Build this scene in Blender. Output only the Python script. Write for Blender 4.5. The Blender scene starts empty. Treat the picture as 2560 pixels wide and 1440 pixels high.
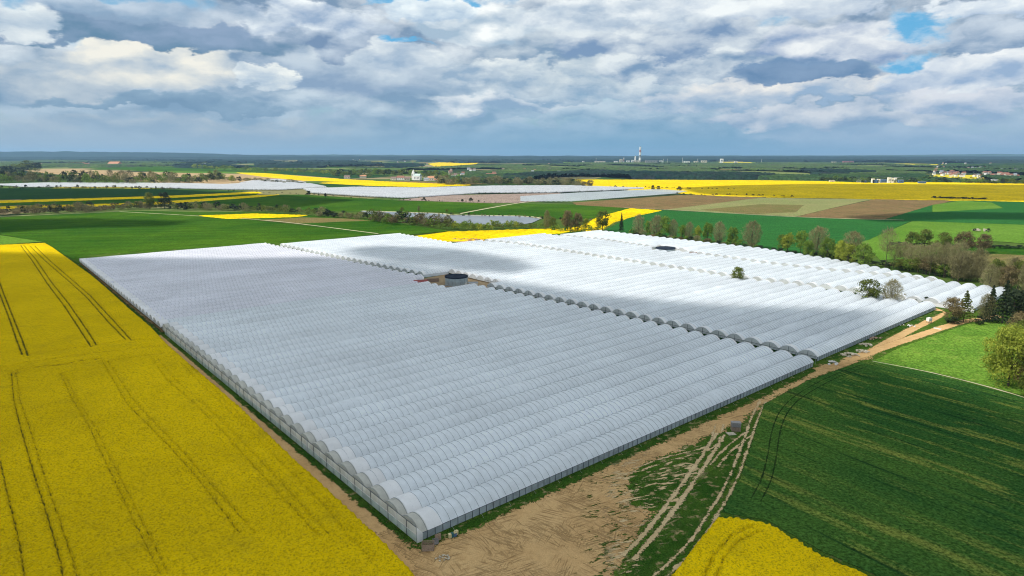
import bpy, math, random
import numpy as np
from mathutils import Vector, noise as mnoise
R = math.radians
sc = bpy.context.scene
col = sc.collection
rng = np.random.default_rng(7)
random.seed(7)

# ------------------------------------------------------------------ camera
CAM_H = 80.0; FPX = 1620.0; YH = 388.0
TILT = math.atan((720 - YH) / FPX); ST, CT = math.sin(TILT), math.cos(TILT)
cam = bpy.data.cameras.new('camera'); camo = bpy.data.objects.new('camera', cam); col.objects.link(camo)
camo.location = (0, 0, CAM_H + .62); camo.rotation_euler = (math.pi / 2 - TILT, 0, 0)
cam.sensor_width = 36; cam.lens = 36 * FPX / 2560; cam.clip_start = 1; cam.clip_end = 200000
sc.camera = camo

# ------------------------------------------------------------------ light
SUN_ANG = 205.0      # direction to the sun, degrees counter-clockwise from +X
SUN_EL = 50.0
SUN_STRENGTH = 3.95
EXPOSURE = 0.3
SKY_STRENGTH = 0.1
sun = bpy.data.lights.new('sun', 'SUN'); suno = bpy.data.objects.new('sun', sun); col.objects.link(suno)
sun.energy = SUN_STRENGTH; sun.angle = R(0.5); sun.color = (1.0, 0.955, 0.88)
sd = Vector((math.cos(R(SUN_ANG)) * math.cos(R(SUN_EL)), math.sin(R(SUN_ANG)) * math.cos(R(SUN_EL)), math.sin(R(SUN_EL))))
suno.rotation_euler = sd.to_track_quat('Z', 'Y').to_euler()
suno.location = (0, -200, 900)
sc.view_settings.view_transform = 'Standard'; sc.view_settings.look = 'None'
sc.view_settings.gamma = 1.0; sc.view_settings.exposure = EXPOSURE
sc.view_settings.use_curve_mapping = False
sc.render.engine = 'CYCLES'
cy = sc.cycles
cy.max_bounces = 5; cy.diffuse_bounces = 2; cy.glossy_bounces = 2; cy.transmission_bounces = 4
cy.transparent_max_bounces = 16; cy.volume_bounces = 0
cy.use_denoising = True; cy.pixel_filter_type = 'BLACKMAN_HARRIS'; cy.filter_width = 1.1; cy.caustics_reflective = False; cy.caustics_refractive = False
try: cy.use_light_tree = False
except Exception: pass


class NT:
    """small helper around a node tree"""
    def __init__(s, tree): s.t = tree; s.n = tree.nodes; s.l = tree.links
    def node(s, kind, **kw):
        n = s.n.new(kind)
        for k, v in kw.items(): setattr(n, k, v)
        return n
    def put(s, sock, v):
        if isinstance(v, bpy.types.NodeSocket): s.l.new(v, sock)
        elif v is not None:
            if hasattr(sock, 'default_value'):
                if isinstance(v, (tuple, list)) and len(v) == 3 and sock.type == 'RGBA': v = (*v, 1)
                sock.default_value = v
    def math(s, op, a, b=None, c=None, clamp=False):
        n = s.node('ShaderNodeMath', operation=op); n.use_clamp = clamp
        s.put(n.inputs[0], a); s.put(n.inputs[1], b)
        if c is not None: s.put(n.inputs[2], c)
        return n.outputs[0]
    def vmath(s, op, a, b=None):
        n = s.node('ShaderNodeVectorMath', operation=op); s.put(n.inputs[0], a)
        if b is not None: s.put(n.inputs[3 if op == 'SCALE' else 1], b)
        return n.outputs[1 if op in ('LENGTH', 'DOT_PRODUCT', 'DISTANCE') else 0]
    def mix(s, f, a, b, blend='MIX'):
        n = s.node('ShaderNodeMix', data_type='RGBA', blend_type=blend)
        s.put(n.inputs[0], f); s.put(n.inputs[6], a); s.put(n.inputs[7], b)
        return n.outputs[2]
    def ramp(s, v, a, b, c=0.0, d=1.0, smooth=True):
        n = s.node('ShaderNodeMapRange', interpolation_type='SMOOTHSTEP' if smooth else 'LINEAR')
        for i, x in enumerate((v, a, b, c, d)): s.put(n.inputs[i], x)
        return n.outputs[0]
    def noise(s, vec, scale, detail=3, rough=0.55, out=0, dist=0.0):
        n = s.node('ShaderNodeTexNoise'); s.put(n.inputs['Vector'], vec)
        n.inputs['Scale'].default_value = scale; n.inputs['Detail'].default_value = detail
        n.inputs['Roughness'].default_value = rough; n.inputs['Distortion'].default_value = dist
        return n.outputs[out]
    def voro(s, vec, scale, feature='F1', out='Distance', rand=1.0):
        n = s.node('ShaderNodeTexVoronoi', feature=feature); s.put(n.inputs['Vector'], vec)
        n.inputs['Scale'].default_value = scale; n.inputs['Randomness'].default_value = rand
        return n.outputs[out]
    def mapping(s, vec, rot=0.0, scale=(1, 1, 1), loc=(0, 0, 0)):
        if rot:
            n = s.node('ShaderNodeMapping'); s.put(n.inputs['Vector'], vec); n.inputs['Rotation'].default_value = (0, 0, rot); vec = n.outputs[0]
        n = s.node('ShaderNodeMapping'); s.put(n.inputs['Vector'], vec)
        n.inputs['Scale'].default_value = scale; n.inputs['Location'].default_value = loc
        return n.outputs[0]
    def sep(s, v):
        n = s.node('ShaderNodeSeparateXYZ'); s.put(n.inputs[0], v); return n.outputs
    def comb(s, x, y, z=0.0):
        n = s.node('ShaderNodeCombineXYZ')
        for i, v in enumerate((x, y, z)): s.put(n.inputs[i], v)
        return n.outputs[0]


def srgb(r, g, b):
    return tuple((c / 255 / 12.92) if c / 255 <= 0.04045 else ((c / 255 + 0.055) / 1.055) ** 2.4 for c in (r, g, b))


# ------------------------------------------------------------------ sky
def px_dir(x, y):
    u = (x - 1280) / FPX; v = (720 - y) / FPX
    d = Vector((u, CT + v * ST, v * CT - ST)); d.normalize()
    return math.degrees(math.atan2(d.x, d.y)), math.degrees(math.asin(d.z))


def build_world():
    w = bpy.data.worlds.new('World'); sc.world = w; w.use_nodes = True
    T = NT(w.node_tree); T.n.clear()
    sky = T.node('ShaderNodeTexSky', sky_type='NISHITA'); sky.sun_disc = False
    sky.sun_elevation = R(SUN_EL); sky.sun_rotation = R(90 - SUN_ANG); sky.air_density = 1.2; sky.dust_density = 1.5
    sky.altitude = 200
    tc = T.node('ShaderNodeTexCoord').outputs['Generated']
    x, y, z = T.sep(tc)
    deg = 180 / math.pi
    az = T.math('MULTIPLY', T.math('ARCTAN2', x, y), deg)
    el = T.math('MULTIPLY', T.math('ARCSINE', z), deg)
    # sphere coordinates for seam-free noise, stretched sideways so clouds lie flat
    flat = T.vmath('MULTIPLY', tc, (1.0, 1.0, 2.3))
    w1 = T.noise(flat, 6, 2, 0.5, out=1); w2 = T.noise(flat, 17, 6, 0.58, out=1)
    warp = T.vmath('ADD', T.vmath('SCALE', T.vmath('SUBTRACT', w1, (.5, .5, .5)), 5.0),
                   T.vmath('SCALE', T.vmath('SUBTRACT', w2, (.5, .5, .5)), 5.5))
    wx, wy, _ = T.sep(warp)
    P = T.comb(T.math('ADD', az, T.math('MULTIPLY', wx, 1.5)), T.math('ADD', el, T.math('MULTIPLY', wy, 0.62)))
    # puffy relief: density here minus density a little towards the light
    def dens(off):
        v = T.vmath('ADD', flat, off)
        v = T.vmath('ADD', v, T.vmath('SCALE', T.vmath('SUBTRACT', w2, (.5, .5, .5)), 0.05))
        return T.math('SUBTRACT', T.noise(v, 11, 5, 0.52), T.math('MULTIPLY', T.voro(v, 14, 'SMOOTH_F1'), 0.46))
    relief = T.math('MULTIPLY', T.math('SUBTRACT', dens((0, 0, 0)), dens((-0.010, 0.0, 0.026))), 2.7)
    big = T.noise(flat, 4.0, 4, 0.5)
    fine = T.noise(flat, 30, 6, 0.6)

    def C(r, g, b): return tuple(c / SKY_STRENGTH / 2 ** EXPOSURE for c in srgb(r, g, b))
    # general broken deck
    cov = T.ramp(T.math('ADD', big, T.math('MULTIPLY', T.math('SUBTRACT', fine, .5), .25)), 0.33, 0.43)
    elf = T.ramp(el, 0.0, 11.0)
    tone = T.math('ADD', T.ramp(big, .38, .66, 0.75, 0.15), T.math('ADD', relief, T.math('MULTIPLY', T.math('SUBTRACT', fine, .5), .35)), clamp=True)
    deck_hi = T.mix(tone, C(122, 146, 176), C(226, 229, 236))
    deck_lo = T.mix(tone, C(128, 158, 188), C(172, 192, 212))
    deck = T.mix(elf, deck_lo, deck_hi)
    deck_up = T.mix(tone, C(200, 210, 224), C(250, 251, 252))  # upper sky out of view, brightened to lift the ambient light in shade
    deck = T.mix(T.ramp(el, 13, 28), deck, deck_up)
    blue = T.mix(0.45, sky.outputs[0], C(96, 170, 222))
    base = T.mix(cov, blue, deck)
    # horizon veil
    hz = T.mix(T.ramp(az, -34, 12), C(158, 176, 196), C(112, 158, 192))
    hz = T.mix(T.ramp(az, 14, 34), hz, C(150, 176, 206))
    veil = T.ramp(el, 0.3, 4.2, 1.0, 0.0)
    acc = T.mix(T.math('MULTIPLY', veil, 0.88), base, hz)
    # named clouds of the view: x, y, rx, ry (picture units), base colour, top colour, opacity, edge softness
    D1 = (100, 134, 164); W1 = (236, 236, 238)
    blobs = [
        (1560, 335, 520, 30, (118, 158, 190), (150, 178, 205), .7, .6),
        (2250, 345, 420, 34, (140, 168, 200), (172, 190, 214), .7, .6),
        (500, 330, 520, 40, (148, 170, 194), (180, 190, 202), .7, .7),
        (1200, 285, 260, 24, (128, 160, 190), (176, 194, 214), .8, .5),
        (2020, 300, 330, 34, (138, 164, 196), (214, 216, 226), .9, .4),
        (1960, 318, 150, 18, (150, 174, 204), (216, 216, 224), .6, .95),
        (1260, 262, 190, 24, (140, 166, 196), (228, 230, 236), .9, .4),
        (1520, 290, 220, 34, (130, 162, 192), (188, 204, 220), .8, .4),
        (1760, 262, 190, 30, (146, 172, 202), (222, 222, 228), .9, .4),
        (2400, 255, 230, 40, (146, 170, 202), (222, 222, 232), .9, .4),
        (1990, 230, 300, 60, (150, 174, 204), (240, 234, 232), 1.0, .35),
        (1450, 230, 250, 40, (136, 164, 194), (214, 220, 228), .9, .4),
        (1120, 200, 300, 60, (140, 164, 192), (196, 206, 218), .9, .5),
        (420, 262, 400, 24, (116, 146, 176), (138, 164, 190), .95, .5),
        (120, 210, 220, 60, (150, 170, 194), (206, 210, 216), .9, .5),
        (380, 188, 240, 70, (168, 184, 204), (242, 236, 228), 1.0, .35),
        (860, 190, 240, 60, (138, 160, 190), (190, 202, 218), .85, .5),
        (676, 206, 95, 40, (176, 192, 212), (250, 248, 244), 1.0, .3),
        (1240, 190, 160, 50, (150, 172, 198), (236, 238, 240), .95, .35),
        (1440, 195, 180, 55, (140, 166, 194), (222, 226, 230), .95, .4),
        (1720, 175, 230, 45, (122, 150, 184), (226, 230, 236), 1.0, .4),
        (2010, 190, 180, 34, (96, 130, 170), (122, 150, 186), .95, .4),
        (2440, 190, 240, 60, (152, 174, 206), (240, 240, 244), 1.0, .35),
        (1380, 120, 180, 60, (126, 152, 182), (214, 220, 228), .95, .4),
        (1640, 110, 260, 70, (122, 148, 184), (226, 230, 236), .95, .4),
        (2080, 120, 200, 60, (136, 158, 194), (238, 238, 242), 1.0, .35),
        (2480, 105, 200, 50, (112, 142, 178), (206, 214, 228), .95, .4),
        (880, 110, 180, 50, (118, 142, 176), (196, 206, 222), .95, .4),
        (1000, 150, 110, 40, (150, 172, 200), (226, 230, 236), .9, .35),
        (1240, 70, 190, 66, (164, 184, 206), (248, 248, 250), 1.0, .35),
        (1060, 45, 110, 40, (160, 184, 212), (236, 242, 248), .9, .4),
        (1560, 40, 300, 60, (170, 186, 208), (250, 250, 252), .95, .45),
        (760, 60, 190, 62, (150, 170, 200), (244, 246, 250), 1.0, .35),
        (340, 95, 420, 55, D1, (140, 160, 190), 1.0, .35),
        (340, 30, 330, 44, (140, 162, 190), (196, 206, 222), .9, .5),
        (40, 60, 110, 60, (178, 194, 214), (238, 240, 242), .9, .5),
        (2000, 20, 330, 44, (176, 190, 212), (240, 242, 246), .95, .45),
        (2490, 25, 120, 44, (176, 192, 216), (246, 247, 250), 1.0, .35),
    ]
    for (bx, by, rx, ry, cb, ct, op, soft) in blobs:
        a0, e0 = px_dir(bx, by); ax, _ = px_dir(bx + rx, by); aw, _ = px_dir(bx - rx, by)
        _, eh = px_dir(bx, by - ry); ra = abs(ax - aw) / 2; re = abs(eh - e0)
        q = T.vmath('MULTIPLY', T.vmath('SUBTRACT', P, (a0, e0, 0)), (1 / ra, 1 / re, 0))
        qx, qy, _ = T.sep(q)
        yy = T.math('MAXIMUM', qy, T.math('MULTIPLY', qy, -1.7))
        d = T.vmath('LENGTH', T.comb(qx, yy))
        al = T.ramp(d, 1.16, 1.16 - soft * .85, 0, op)
        t = T.math('ADD', T.math('MULTIPLY', qy, 0.5), T.math('ADD', relief, 0.43), clamp=True)
        acc = T.mix(al, acc, T.mix(t, C(*cb), C(*ct)))
    # openings to the blue
    for (bx, by, rx, ry) in [(960, 8, 60, 16), (1130, 8, 70, 14), (1035, 106, 62, 12), (2300, 66, 95, 40), (2240, 148, 70, 22)]:
        a0, e0 = px_dir(bx, by); ax, _ = px_dir(bx + rx, by); _, eh = px_dir(bx, by - ry)
        q = T.vmath('MULTIPLY', T.vmath('SUBTRACT', P, (a0, e0, 0)), (1 / abs(ax - a0), 1 / abs(eh - e0), 0))
        al = T.ramp(T.vmath('LENGTH', q), 1.2, .6, 0, .95)
        acc = T.mix(al, acc, T.mix(T.ramp(fine, .45, .7), C(98, 172, 220), C(170, 200, 228)))
    acc = T.mix(T.ramp(el, 0.05, 1.6, 0.75, 0.0), acc, hz)
    acc = T.vmath('MULTIPLY', acc, (1.07, 1.11, 1.08))
    # below the horizon the sky goes on as haze
    acc = T.mix(T.ramp(el, -0.2, -3), acc, C(120, 140, 150))
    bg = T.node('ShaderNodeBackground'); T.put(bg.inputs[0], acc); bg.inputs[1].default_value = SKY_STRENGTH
    out = T.node('ShaderNodeOutputWorld'); T.l.new(bg.outputs[0], out.inputs[0])
    w.cycles.sampling_method = 'MANUAL'; w.cycles.sample_map_resolution = 512


build_world()


# ------------------------------------------------------------------ picture -> ground
def G(x, y, z=0.0):
    u = (x - 1280) / FPX; v = (720 - y) / FPX
    f = CT + v * ST; up = v * CT - ST
    s = (z - CAM_H) / up
    return np.array([u * s, f * s])


def zc_at(p, z=0.0):                       # camera depth of a ground point (metres per picture unit = zc / FPX)
    return p[1] * CT - (z - CAM_H) * ST


C0 = G(1044, 1357)
AD = 40.41
aa = np.array([math.cos(R(AD)), math.sin(R(AD))]); bb = np.array([-aa[1], aa[0]])
def AW(a, b): return C0 + aa * a + bb * b


# ------------------------------------------------------------------ object helpers
def tag(o, label=None, cat=None, group=None, kind=None):
    if label: o['label'] = label
    if cat: o['category'] = cat
    if group: o['group'] = group
    if kind: o['kind'] = kind
    return o


def empty(name, loc, rz=0.0, **kw):
    o = bpy.data.objects.new(name, None); o.empty_display_size = 1
    o.location = loc; o.rotation_euler = (0, 0, rz); col.objects.link(o)
    return tag(o, **kw)


def link(name, me, parent=None, loc=(0, 0, 0)):
    o = bpy.data.objects.new(name, me); col.objects.link(o); o.location = loc
    if parent is not None: o.parent = parent
    return o


def mesh_np(name, V, F, mat=None, smooth=False, attrs=None):
    """V (n,3) array, F (m,k) int array or list of lists"""
    me = bpy.data.meshes.new(name)
    V = np.asarray(V, dtype=np.float32)
    if isinstance(F, np.ndarray) and F.ndim == 2:
        m, k = F.shape
        me.vertices.add(len(V)); me.vertices.foreach_set('co', V.ravel())
        me.loops.add(m * k); me.loops.foreach_set('vertex_index', F.astype(np.int32).ravel())
        me.polygons.add(m); me.polygons.foreach_set('loop_start', np.arange(0, m * k, k, dtype=np.int32))
        me.update(calc_edges=True)
    else:
        me.from_pydata([tuple(map(float, v)) for v in V], [], [list(map(int, f)) for f in F]); me.update()
    if smooth: me.polygons.foreach_set('use_smooth', np.ones(len(me.polygons), dtype=bool))
    if attrs:
        for an, av in attrs.items():
            at = me.attributes.new(an, 'FLOAT', 'POINT'); at.data.foreach_set('value', np.asarray(av, dtype=np.float32))
    if mat is not None: me.materials.append(mat)
    return me


class MB:
    """collects simple solids into one mesh"""
    def __init__(s): s.v = []; s.f = []
    def add(s, vs, fs):
        b = len(s.v); s.v += [tuple(v) for v in vs]; s.f += [[i + b for i in f] for f in fs]; return s
    def box(s, cx, cy, cz, sx, sy, sz, rz=0.0):
        c, n = math.cos(rz), math.sin(rz); vs = []
        for dz in (-.5, .5):
            for dx, dy in ((-.5, -.5), (.5, -.5), (.5, .5), (-.5, .5)):
                X, Y = dx * sx, dy * sy
                vs.append((cx + X * c - Y * n, cy + X * n + Y * c, cz + dz * sz))
        return s.add(vs, [(3, 2, 1, 0), (4, 5, 6, 7), (0, 1, 5, 4), (1, 2, 6, 5), (2, 3, 7, 6), (3, 0, 4, 7)])
    def tube(s, p0, p1, r0, r1=None, n=5, cap=True):
        r1 = r0 if r1 is None else r1
        p0, p1 = Vector(p0), Vector(p1); d = (p1 - p0)
        if d.length < 1e-6: return s
        d.normalize(); q = d.orthogonal().normalized(); w = d.cross(q)
        vs = []
        for p, r in ((p0, r0), (p1, r1)):
            for i in range(n):
                a = 2 * math.pi * i / n; vs.append(p + (q * math.cos(a) + w * math.sin(a)) * r)
        fs = [(i, (i + 1) % n, n + (i + 1) % n, n + i) for i in range(n)]
        if cap: fs += [tuple(range(n - 1, -1, -1)), tuple(range(n, 2 * n))]
        return s.add(vs, fs)
    def gable(s, cx, cy, z0, sx, sy, h, rz=0.0, over=0.3):
        """ridge roof along x"""
        c, n = math.cos(rz), math.sin(rz); a, b = sx / 2 + over, sy / 2 + over
        P = [(-a, -b, z0), (a, -b, z0), (a, b, z0), (-a, b, z0), (-a, 0, z0 + h), (a, 0, z0 + h)]
        return s.add([(cx + X * c - Y * n, cy + X * n + Y * c, Z) for X, Y, Z in P],
                     [(0, 1, 5, 4), (2, 3, 4, 5), (1, 2, 5), (3, 0, 4), (3, 2, 1, 0)])
    def cone(s, cx, cy, z0, r, h, n=8):
        vs = [(cx + r * math.cos(2 * math.pi * i / n), cy + r * math.sin(2 * math.pi * i / n), z0) for i in range(n)] + [(cx, cy, z0 + h)]
        return s.add(vs, [(i, (i + 1) % n, n) for i in range(n)] + [tuple(range(n - 1, -1, -1))])
    def mesh(s, name, mat, smooth=False):
        me = mesh_np(name, s.v, s.f, mat, smooth); return me
    def obj(s, name, mat, parent=None, smooth=False, loc=(0, 0, 0), **kw):
        o = link(name, s.mesh(name, mat, smooth), parent, loc); return tag(o, **kw)


def in_poly(X, Y, poly):
    poly = np.asarray(poly); ins = np.zeros(X.shape, bool); j = len(poly) - 1
    for i in range(len(poly)):
        xi, yi = poly[i]; xj, yj = poly[j]
        c = ((yi > Y) != (yj > Y)) & (X < (xj - xi) * (Y - yi) / (yj - yi + 1e-12) + xi)
        ins ^= c; j = i
    return ins


def edge_dist(X, Y, poly, closed=True):
    poly = np.asarray(poly); d = np.full(X.shape, 1e9); n = len(poly)
    for i in range(n if closed else n - 1):
        a = poly[i]; b = poly[(i + 1) % n]; ab = b - a; L = ab @ ab + 1e-12
        t = np.clip(((X - a[0]) * ab[0] + (Y - a[1]) * ab[1]) / L, 0, 1)
        d = np.minimum(d, np.hypot(X - a[0] - t * ab[0], Y - a[1] - t * ab[1]))
    return d


def world_poly(px, z=0.0): return np.array([G(x, y, z) for x, y in px])


def patch_grid(poly, sp, rot=0.0, margin=0.0):
    """grid of quads covering a polygon; returns X, Y, faces, signed distance"""
    poly = np.asarray(poly); c, s = math.cos(rot), math.sin(rot)
    Q = np.stack([poly[:, 0] * c + poly[:, 1] * s, -poly[:, 0] * s + poly[:, 1] * c], 1)
    lo = Q.min(0) - sp - margin; hi = Q.max(0) + sp + margin
    xs = np.arange(lo[0], hi[0] + sp, sp); ys = np.arange(lo[1], hi[1] + sp, sp)
    gx, gy = np.meshgrid(xs, ys); ny, nx = gx.shape
    X = gx * c - gy * s; Y = gx * s + gy * c
    d = edge_dist(X, Y, poly); ins = in_poly(X, Y, poly); sd_ = np.where(ins, d, -d)
    idx = np.arange(nx * ny).reshape(ny, nx)
    F = np.stack([idx[:-1, :-1], idx[:-1, 1:], idx[1:, 1:], idx[1:, :-1]], -1).reshape(-1, 4)
    keep = (sd_.ravel()[F].max(1) > -margin)
    F = F[keep]; used = np.unique(F); remap = -np.ones(nx * ny, int); remap[used] = np.arange(len(used))
    return X.ravel()[used], Y.ravel()[used], remap[F], sd_.ravel()[used]


# ------------------------------------------------------------------ materials
def new_mat(name):
    m = bpy.data.materials.new(name); m.use_nodes = True; T = NT(m.node_tree); T.n.clear()
    out = T.node('ShaderNodeOutputMaterial'); return m, T, out


def pos(T): return T.node('ShaderNodeNewGeometry').outputs['Position']


def finish(T, out, colr, rough=0.8, bump=None, bump_d=0.1, metal=0.0, spec=0.3, alpha=None, transl=0.0):
    b = T.node('ShaderNodeBsdfPrincipled'); T.put(b.inputs['Base Color'], colr); T.put(b.inputs['Roughness'], rough)
    b.inputs['Metallic'].default_value = metal; b.inputs['Specular IOR Level'].default_value = spec
    if bump is not None:
        bn = T.node('ShaderNodeBump'); bn.inputs['Strength'].default_value = 1.0; bn.inputs['Distance'].default_value = bump_d
        T.put(bn.inputs['Height'], bump); T.l.new(bn.outputs[0], b.inputs['Normal'])
    sh = b.outputs[0]
    if transl > 0:
        tr = T.node('ShaderNodeBsdfTranslucent'); T.put(tr.inputs[0], colr)
        mx = T.node('ShaderNodeMixShader'); mx.inputs[0].default_value = transl
        T.l.new(sh, mx.inputs[1]); T.l.new(tr.outputs[0], mx.inputs[2]); sh = mx.outputs[0]
    if alpha is not None:
        tp = T.node('ShaderNodeBsdfTransparent'); mx = T.node('ShaderNodeMixShader'); T.put(mx.inputs[0], alpha)
        T.l.new(tp.outputs[0], mx.inputs[1]); T.l.new(sh, mx.inputs[2]); sh = mx.outputs[0]
    T.l.new(sh, out.inputs[0])


def plain(name, c, rough=0.7, metal=0.0, var=0.15, scale=1.5, transl=0.0, spec=0.3):
    m, T, out = new_mat(name)
    n = T.noise(pos(T), scale, 4, .6)
    f = T.ramp(n, .3, .7, 1 - var, 1 + var)
    cc = T.vmath('SCALE', c, f)
    finish(T, out, cc, rough, metal=metal, transl=transl, spec=spec)
    return m


def edge_alpha(T, width, amp, scale, amp2=0.0, scale2=3.0):
    """ragged border from the signed distance stored on the sheet"""
    sdn = T.node('ShaderNodeAttribute', attribute_name='sd').outputs['Fac']
    n = T.math('MULTIPLY', T.math('SUBTRACT', T.noise(pos(T), scale, 5, .62), .5), amp)
    v = T.math('ADD', sdn, n)
    if amp2: v = T.math('ADD', v, T.math('MULTIPLY', T.math('SUBTRACT', T.noise(pos(T), scale2, 3, .6), .5), amp2))
    return T.ramp(v, 0.0, width)


def m_grass(name, c1, c2, c3, s=(0.02, 0.25, 2.5), dry=None, alpha=None, bump=.12, rows=None):
    m, T, out = new_mat(name); p = pos(T)
    a = T.noise(p, s[0], 4, .6); b = T.noise(p, s[1], 4, .6); c = T.noise(p, s[2], 3, .7)
    base = T.mix(T.ramp(a, .35, .65), c1, c2)
    base = T.mix(T.ramp(b, .42, .72), base, c3)
    base = T.vmath('SCALE', base, T.ramp(c, .3, .7, .5, 1.5))
    if dry:
        base = T.mix(T.math('MULTIPLY', T.ramp(T.noise(T.vmath('ADD', p, (91, 37, 0)), s[1] * .6, 5, .65), .55, .7), .8), base, dry)
    if rows:
        ang, per, amt = rows
        q = T.mapping(p, rot=-ang)
        xx, yy, _ = T.sep(q)
        wv = T.math('SINE', T.math('MULTIPLY', T.math('ADD', yy, T.math('MULTIPLY', T.math('SUBTRACT', b, .5), per * .6)), 2 * math.pi / per))
        base = T.vmath('SCALE', base, T.ramp(wv, -1, 1, 1 - amt, 1 + amt, smooth=False))
    al = edge_alpha(T, *alpha) if alpha else None
    finish(T, out, base, 1, bump=c, bump_d=bump, spec=0, alpha=al)
    return m


MAT = {}
MAT['grass'] = m_grass('grass', (.035, .085, .010), (.06, .11, .015), (.05, .095, .012), (0.05, .5, 3), dry=(.20, .17, .08))
MAT['verge'] = m_grass('verge grass', (.022, .065, .008), (.05, .095, .014), (.028, .075, .01), (0.08, .8, 4), dry=(.34, .25, .13), alpha=(.5, 4.5, .35, 2.5, 1.6))
MAT['meadow'] = m_grass('meadow', (.075, .165, .02), (.13, .225, .03), (.085, .17, .022), (.03, .35, 1.1), dry=(.20, .27, .05), alpha=(.4, 2.0, .5))
MAT['green_field'] = m_grass('cereal field', (.022, .075, .008), (.055, .12, .010), (.035, .085, .008), (.006, .05, 1.2), alpha=(1, 3, .2), rows=(R(8), 24, .07))
MAT['blue_green_field'] = m_grass('dense cereal field', (.020, .095, .024), (.026, .11, .026), (.025, .10, .022), (.006, .05, 1.0), alpha=(1, 3, .2), rows=(R(-8), 14, .08))
MAT['lush_field'] = m_grass('lush pasture', (.075, .165, .02), (.11, .205, .028), (.085, .17, .02), (.008, .06, 1.0), alpha=(1, 3, .2))
MAT['dark_field'] = m_grass('dark crop field', (.02, .06, .02), (.03, .075, .02), (.025, .065, .02), (.006, .05, 1.0), alpha=(1, 3, .2), rows=(R(5), 20, .06))
MAT['soil_field'] = m_grass('ploughed soil', (.16, .105, .05), (.19, .13, .06), (.12, .10, .04), (.01, .05, 1.0), alpha=(1, 4, .15), rows=(R(28), 9, .13))
MAT['olive_field'] = m_grass('stubble field', (.15, .125, .045), (.12, .12, .04), (.17, .13, .06), (.01, .05, 1.0), alpha=(1, 4, .15), rows=(R(28), 12, .10))
MAT['pale_field'] = m_grass('pale fallow', (.18, .19, .075), (.22, .21, .09), (.17, .20, .07), (.01, .05, 1.0), alpha=(1, 4, .15), rows=(R(28), 12, .07))
MAT['tan_field'] = m_grass('bare tan field', (.36, .25, .13), (.40, .29, .16), (.34, .24, .13), (.004, .03, .5), alpha=(1, 3, .1), bump=.02)
MAT['pink_soil'] = m_grass('pinkish bare soil', (.26, .20, .17), (.22, .17, .14), (.28, .22, .18), (.02, .1, .6), alpha=(1, 3, .1), rows=(R(70), 9, .2))


def m_rape(name, tint=1.0, fs=1.9, alpha=None, tram=True):
    m, T, out = new_mat(name); p = pos(T)
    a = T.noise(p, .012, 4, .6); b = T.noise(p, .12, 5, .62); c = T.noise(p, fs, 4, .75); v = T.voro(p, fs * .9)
    bright = tuple(x * tint for x in (1.0, .70, .004)); mid = tuple(x * tint for x in (.80, .56, .004))
    base = T.mix(T.ramp(a, .35, .65), mid, bright)
    base = T.mix(T.ramp(b, .5, .8, 0, .5), base, (.40, .30, .012))
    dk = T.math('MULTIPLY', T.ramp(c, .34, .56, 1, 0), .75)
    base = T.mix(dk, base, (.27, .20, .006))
    base = T.mix(T.ramp(v, .05, .28, .35, 0), base, (.85, .72, .05))
    if tram:
        t = T.node('ShaderNodeAttribute', attribute_name='tram').outputs['Fac']
        t2 = T.math('MULTIPLY', T.ramp(T.math('ADD', t, T.math('MULTIPLY', T.math('SUBTRACT', T.noise(p, .5, 4, .65), .5), 1.1)), .35, .85), .9)
        base = T.mix(t2, base, (.055, .065, .016))
    al = edge_alpha(T, *alpha) if alpha else None
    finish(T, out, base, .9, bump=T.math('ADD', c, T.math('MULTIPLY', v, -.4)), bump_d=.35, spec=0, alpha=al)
    return m


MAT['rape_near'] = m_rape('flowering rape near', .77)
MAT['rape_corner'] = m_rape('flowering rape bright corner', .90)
MAT['rape_far'] = m_rape('flowering rape far', .84, fs=.25, tram=False)
MAT['rape_side'] = plain('rape stems', (.07, .08, .015), .9, scale=3, var=.4)


def m_dirt(name, c1, c2, c3, alpha, marks=True, s=1.0):
    m, T, out = new_mat(name); p = pos(T)
    a = T.noise(p, .06 * s, 5, .6); b = T.noise(p, .6 * s, 5, .65)
    base = T.mix(T.ramp(a, .35, .65), c1, c2)
    base = T.mix(T.ramp(b, .45, .75, 0, .7), base, c3)
    h = T.noise(p, 1.6, 5, .7)
    if marks:
        tot = None
        for ang, sc_, thr in ((R(25), 1.0, .58), (R(-28), 1.25, .58), (R(62), .9, .60), (R(AD), .8, .55), (R(-70), 1.6, .60)):
            q = T.mapping(p, rot=ang, scale=(.16 * sc_, 2.3 * sc_, 1))
            q = T.vmath('ADD', q, T.vmath('SCALE', T.vmath('SUBTRACT', T.noise(p, .08, 2, .5, out=1), (.5, .5, .5)), 2.5))
            zone = T.ramp(T.noise(T.vmath('ADD', p, (ang * 70, 13, 0)), .09, 2, .5), .46, .60)
            n = T.math('MULTIPLY', T.ramp(T.noise(q, 1.0, 3, .6), thr - .05, thr + .04), zone)
            tot = n if tot is None else T.math('MAXIMUM', tot, n)
        base = T.mix(T.math('MULTIPLY', tot, .62), base, tuple(x * .36 for x in c1))
        h = T.math('SUBTRACT', h, T.math('MULTIPLY', tot, .6))
    base = T.vmath('SCALE', base, T.ramp(T.noise(p, 5, 3, .7), .25, .75, .82, 1.15))
    finish(T, out, base, .95, bump=h, bump_d=.10, spec=0, alpha=edge_alpha(T, *alpha) if alpha else None)
    return m


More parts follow.
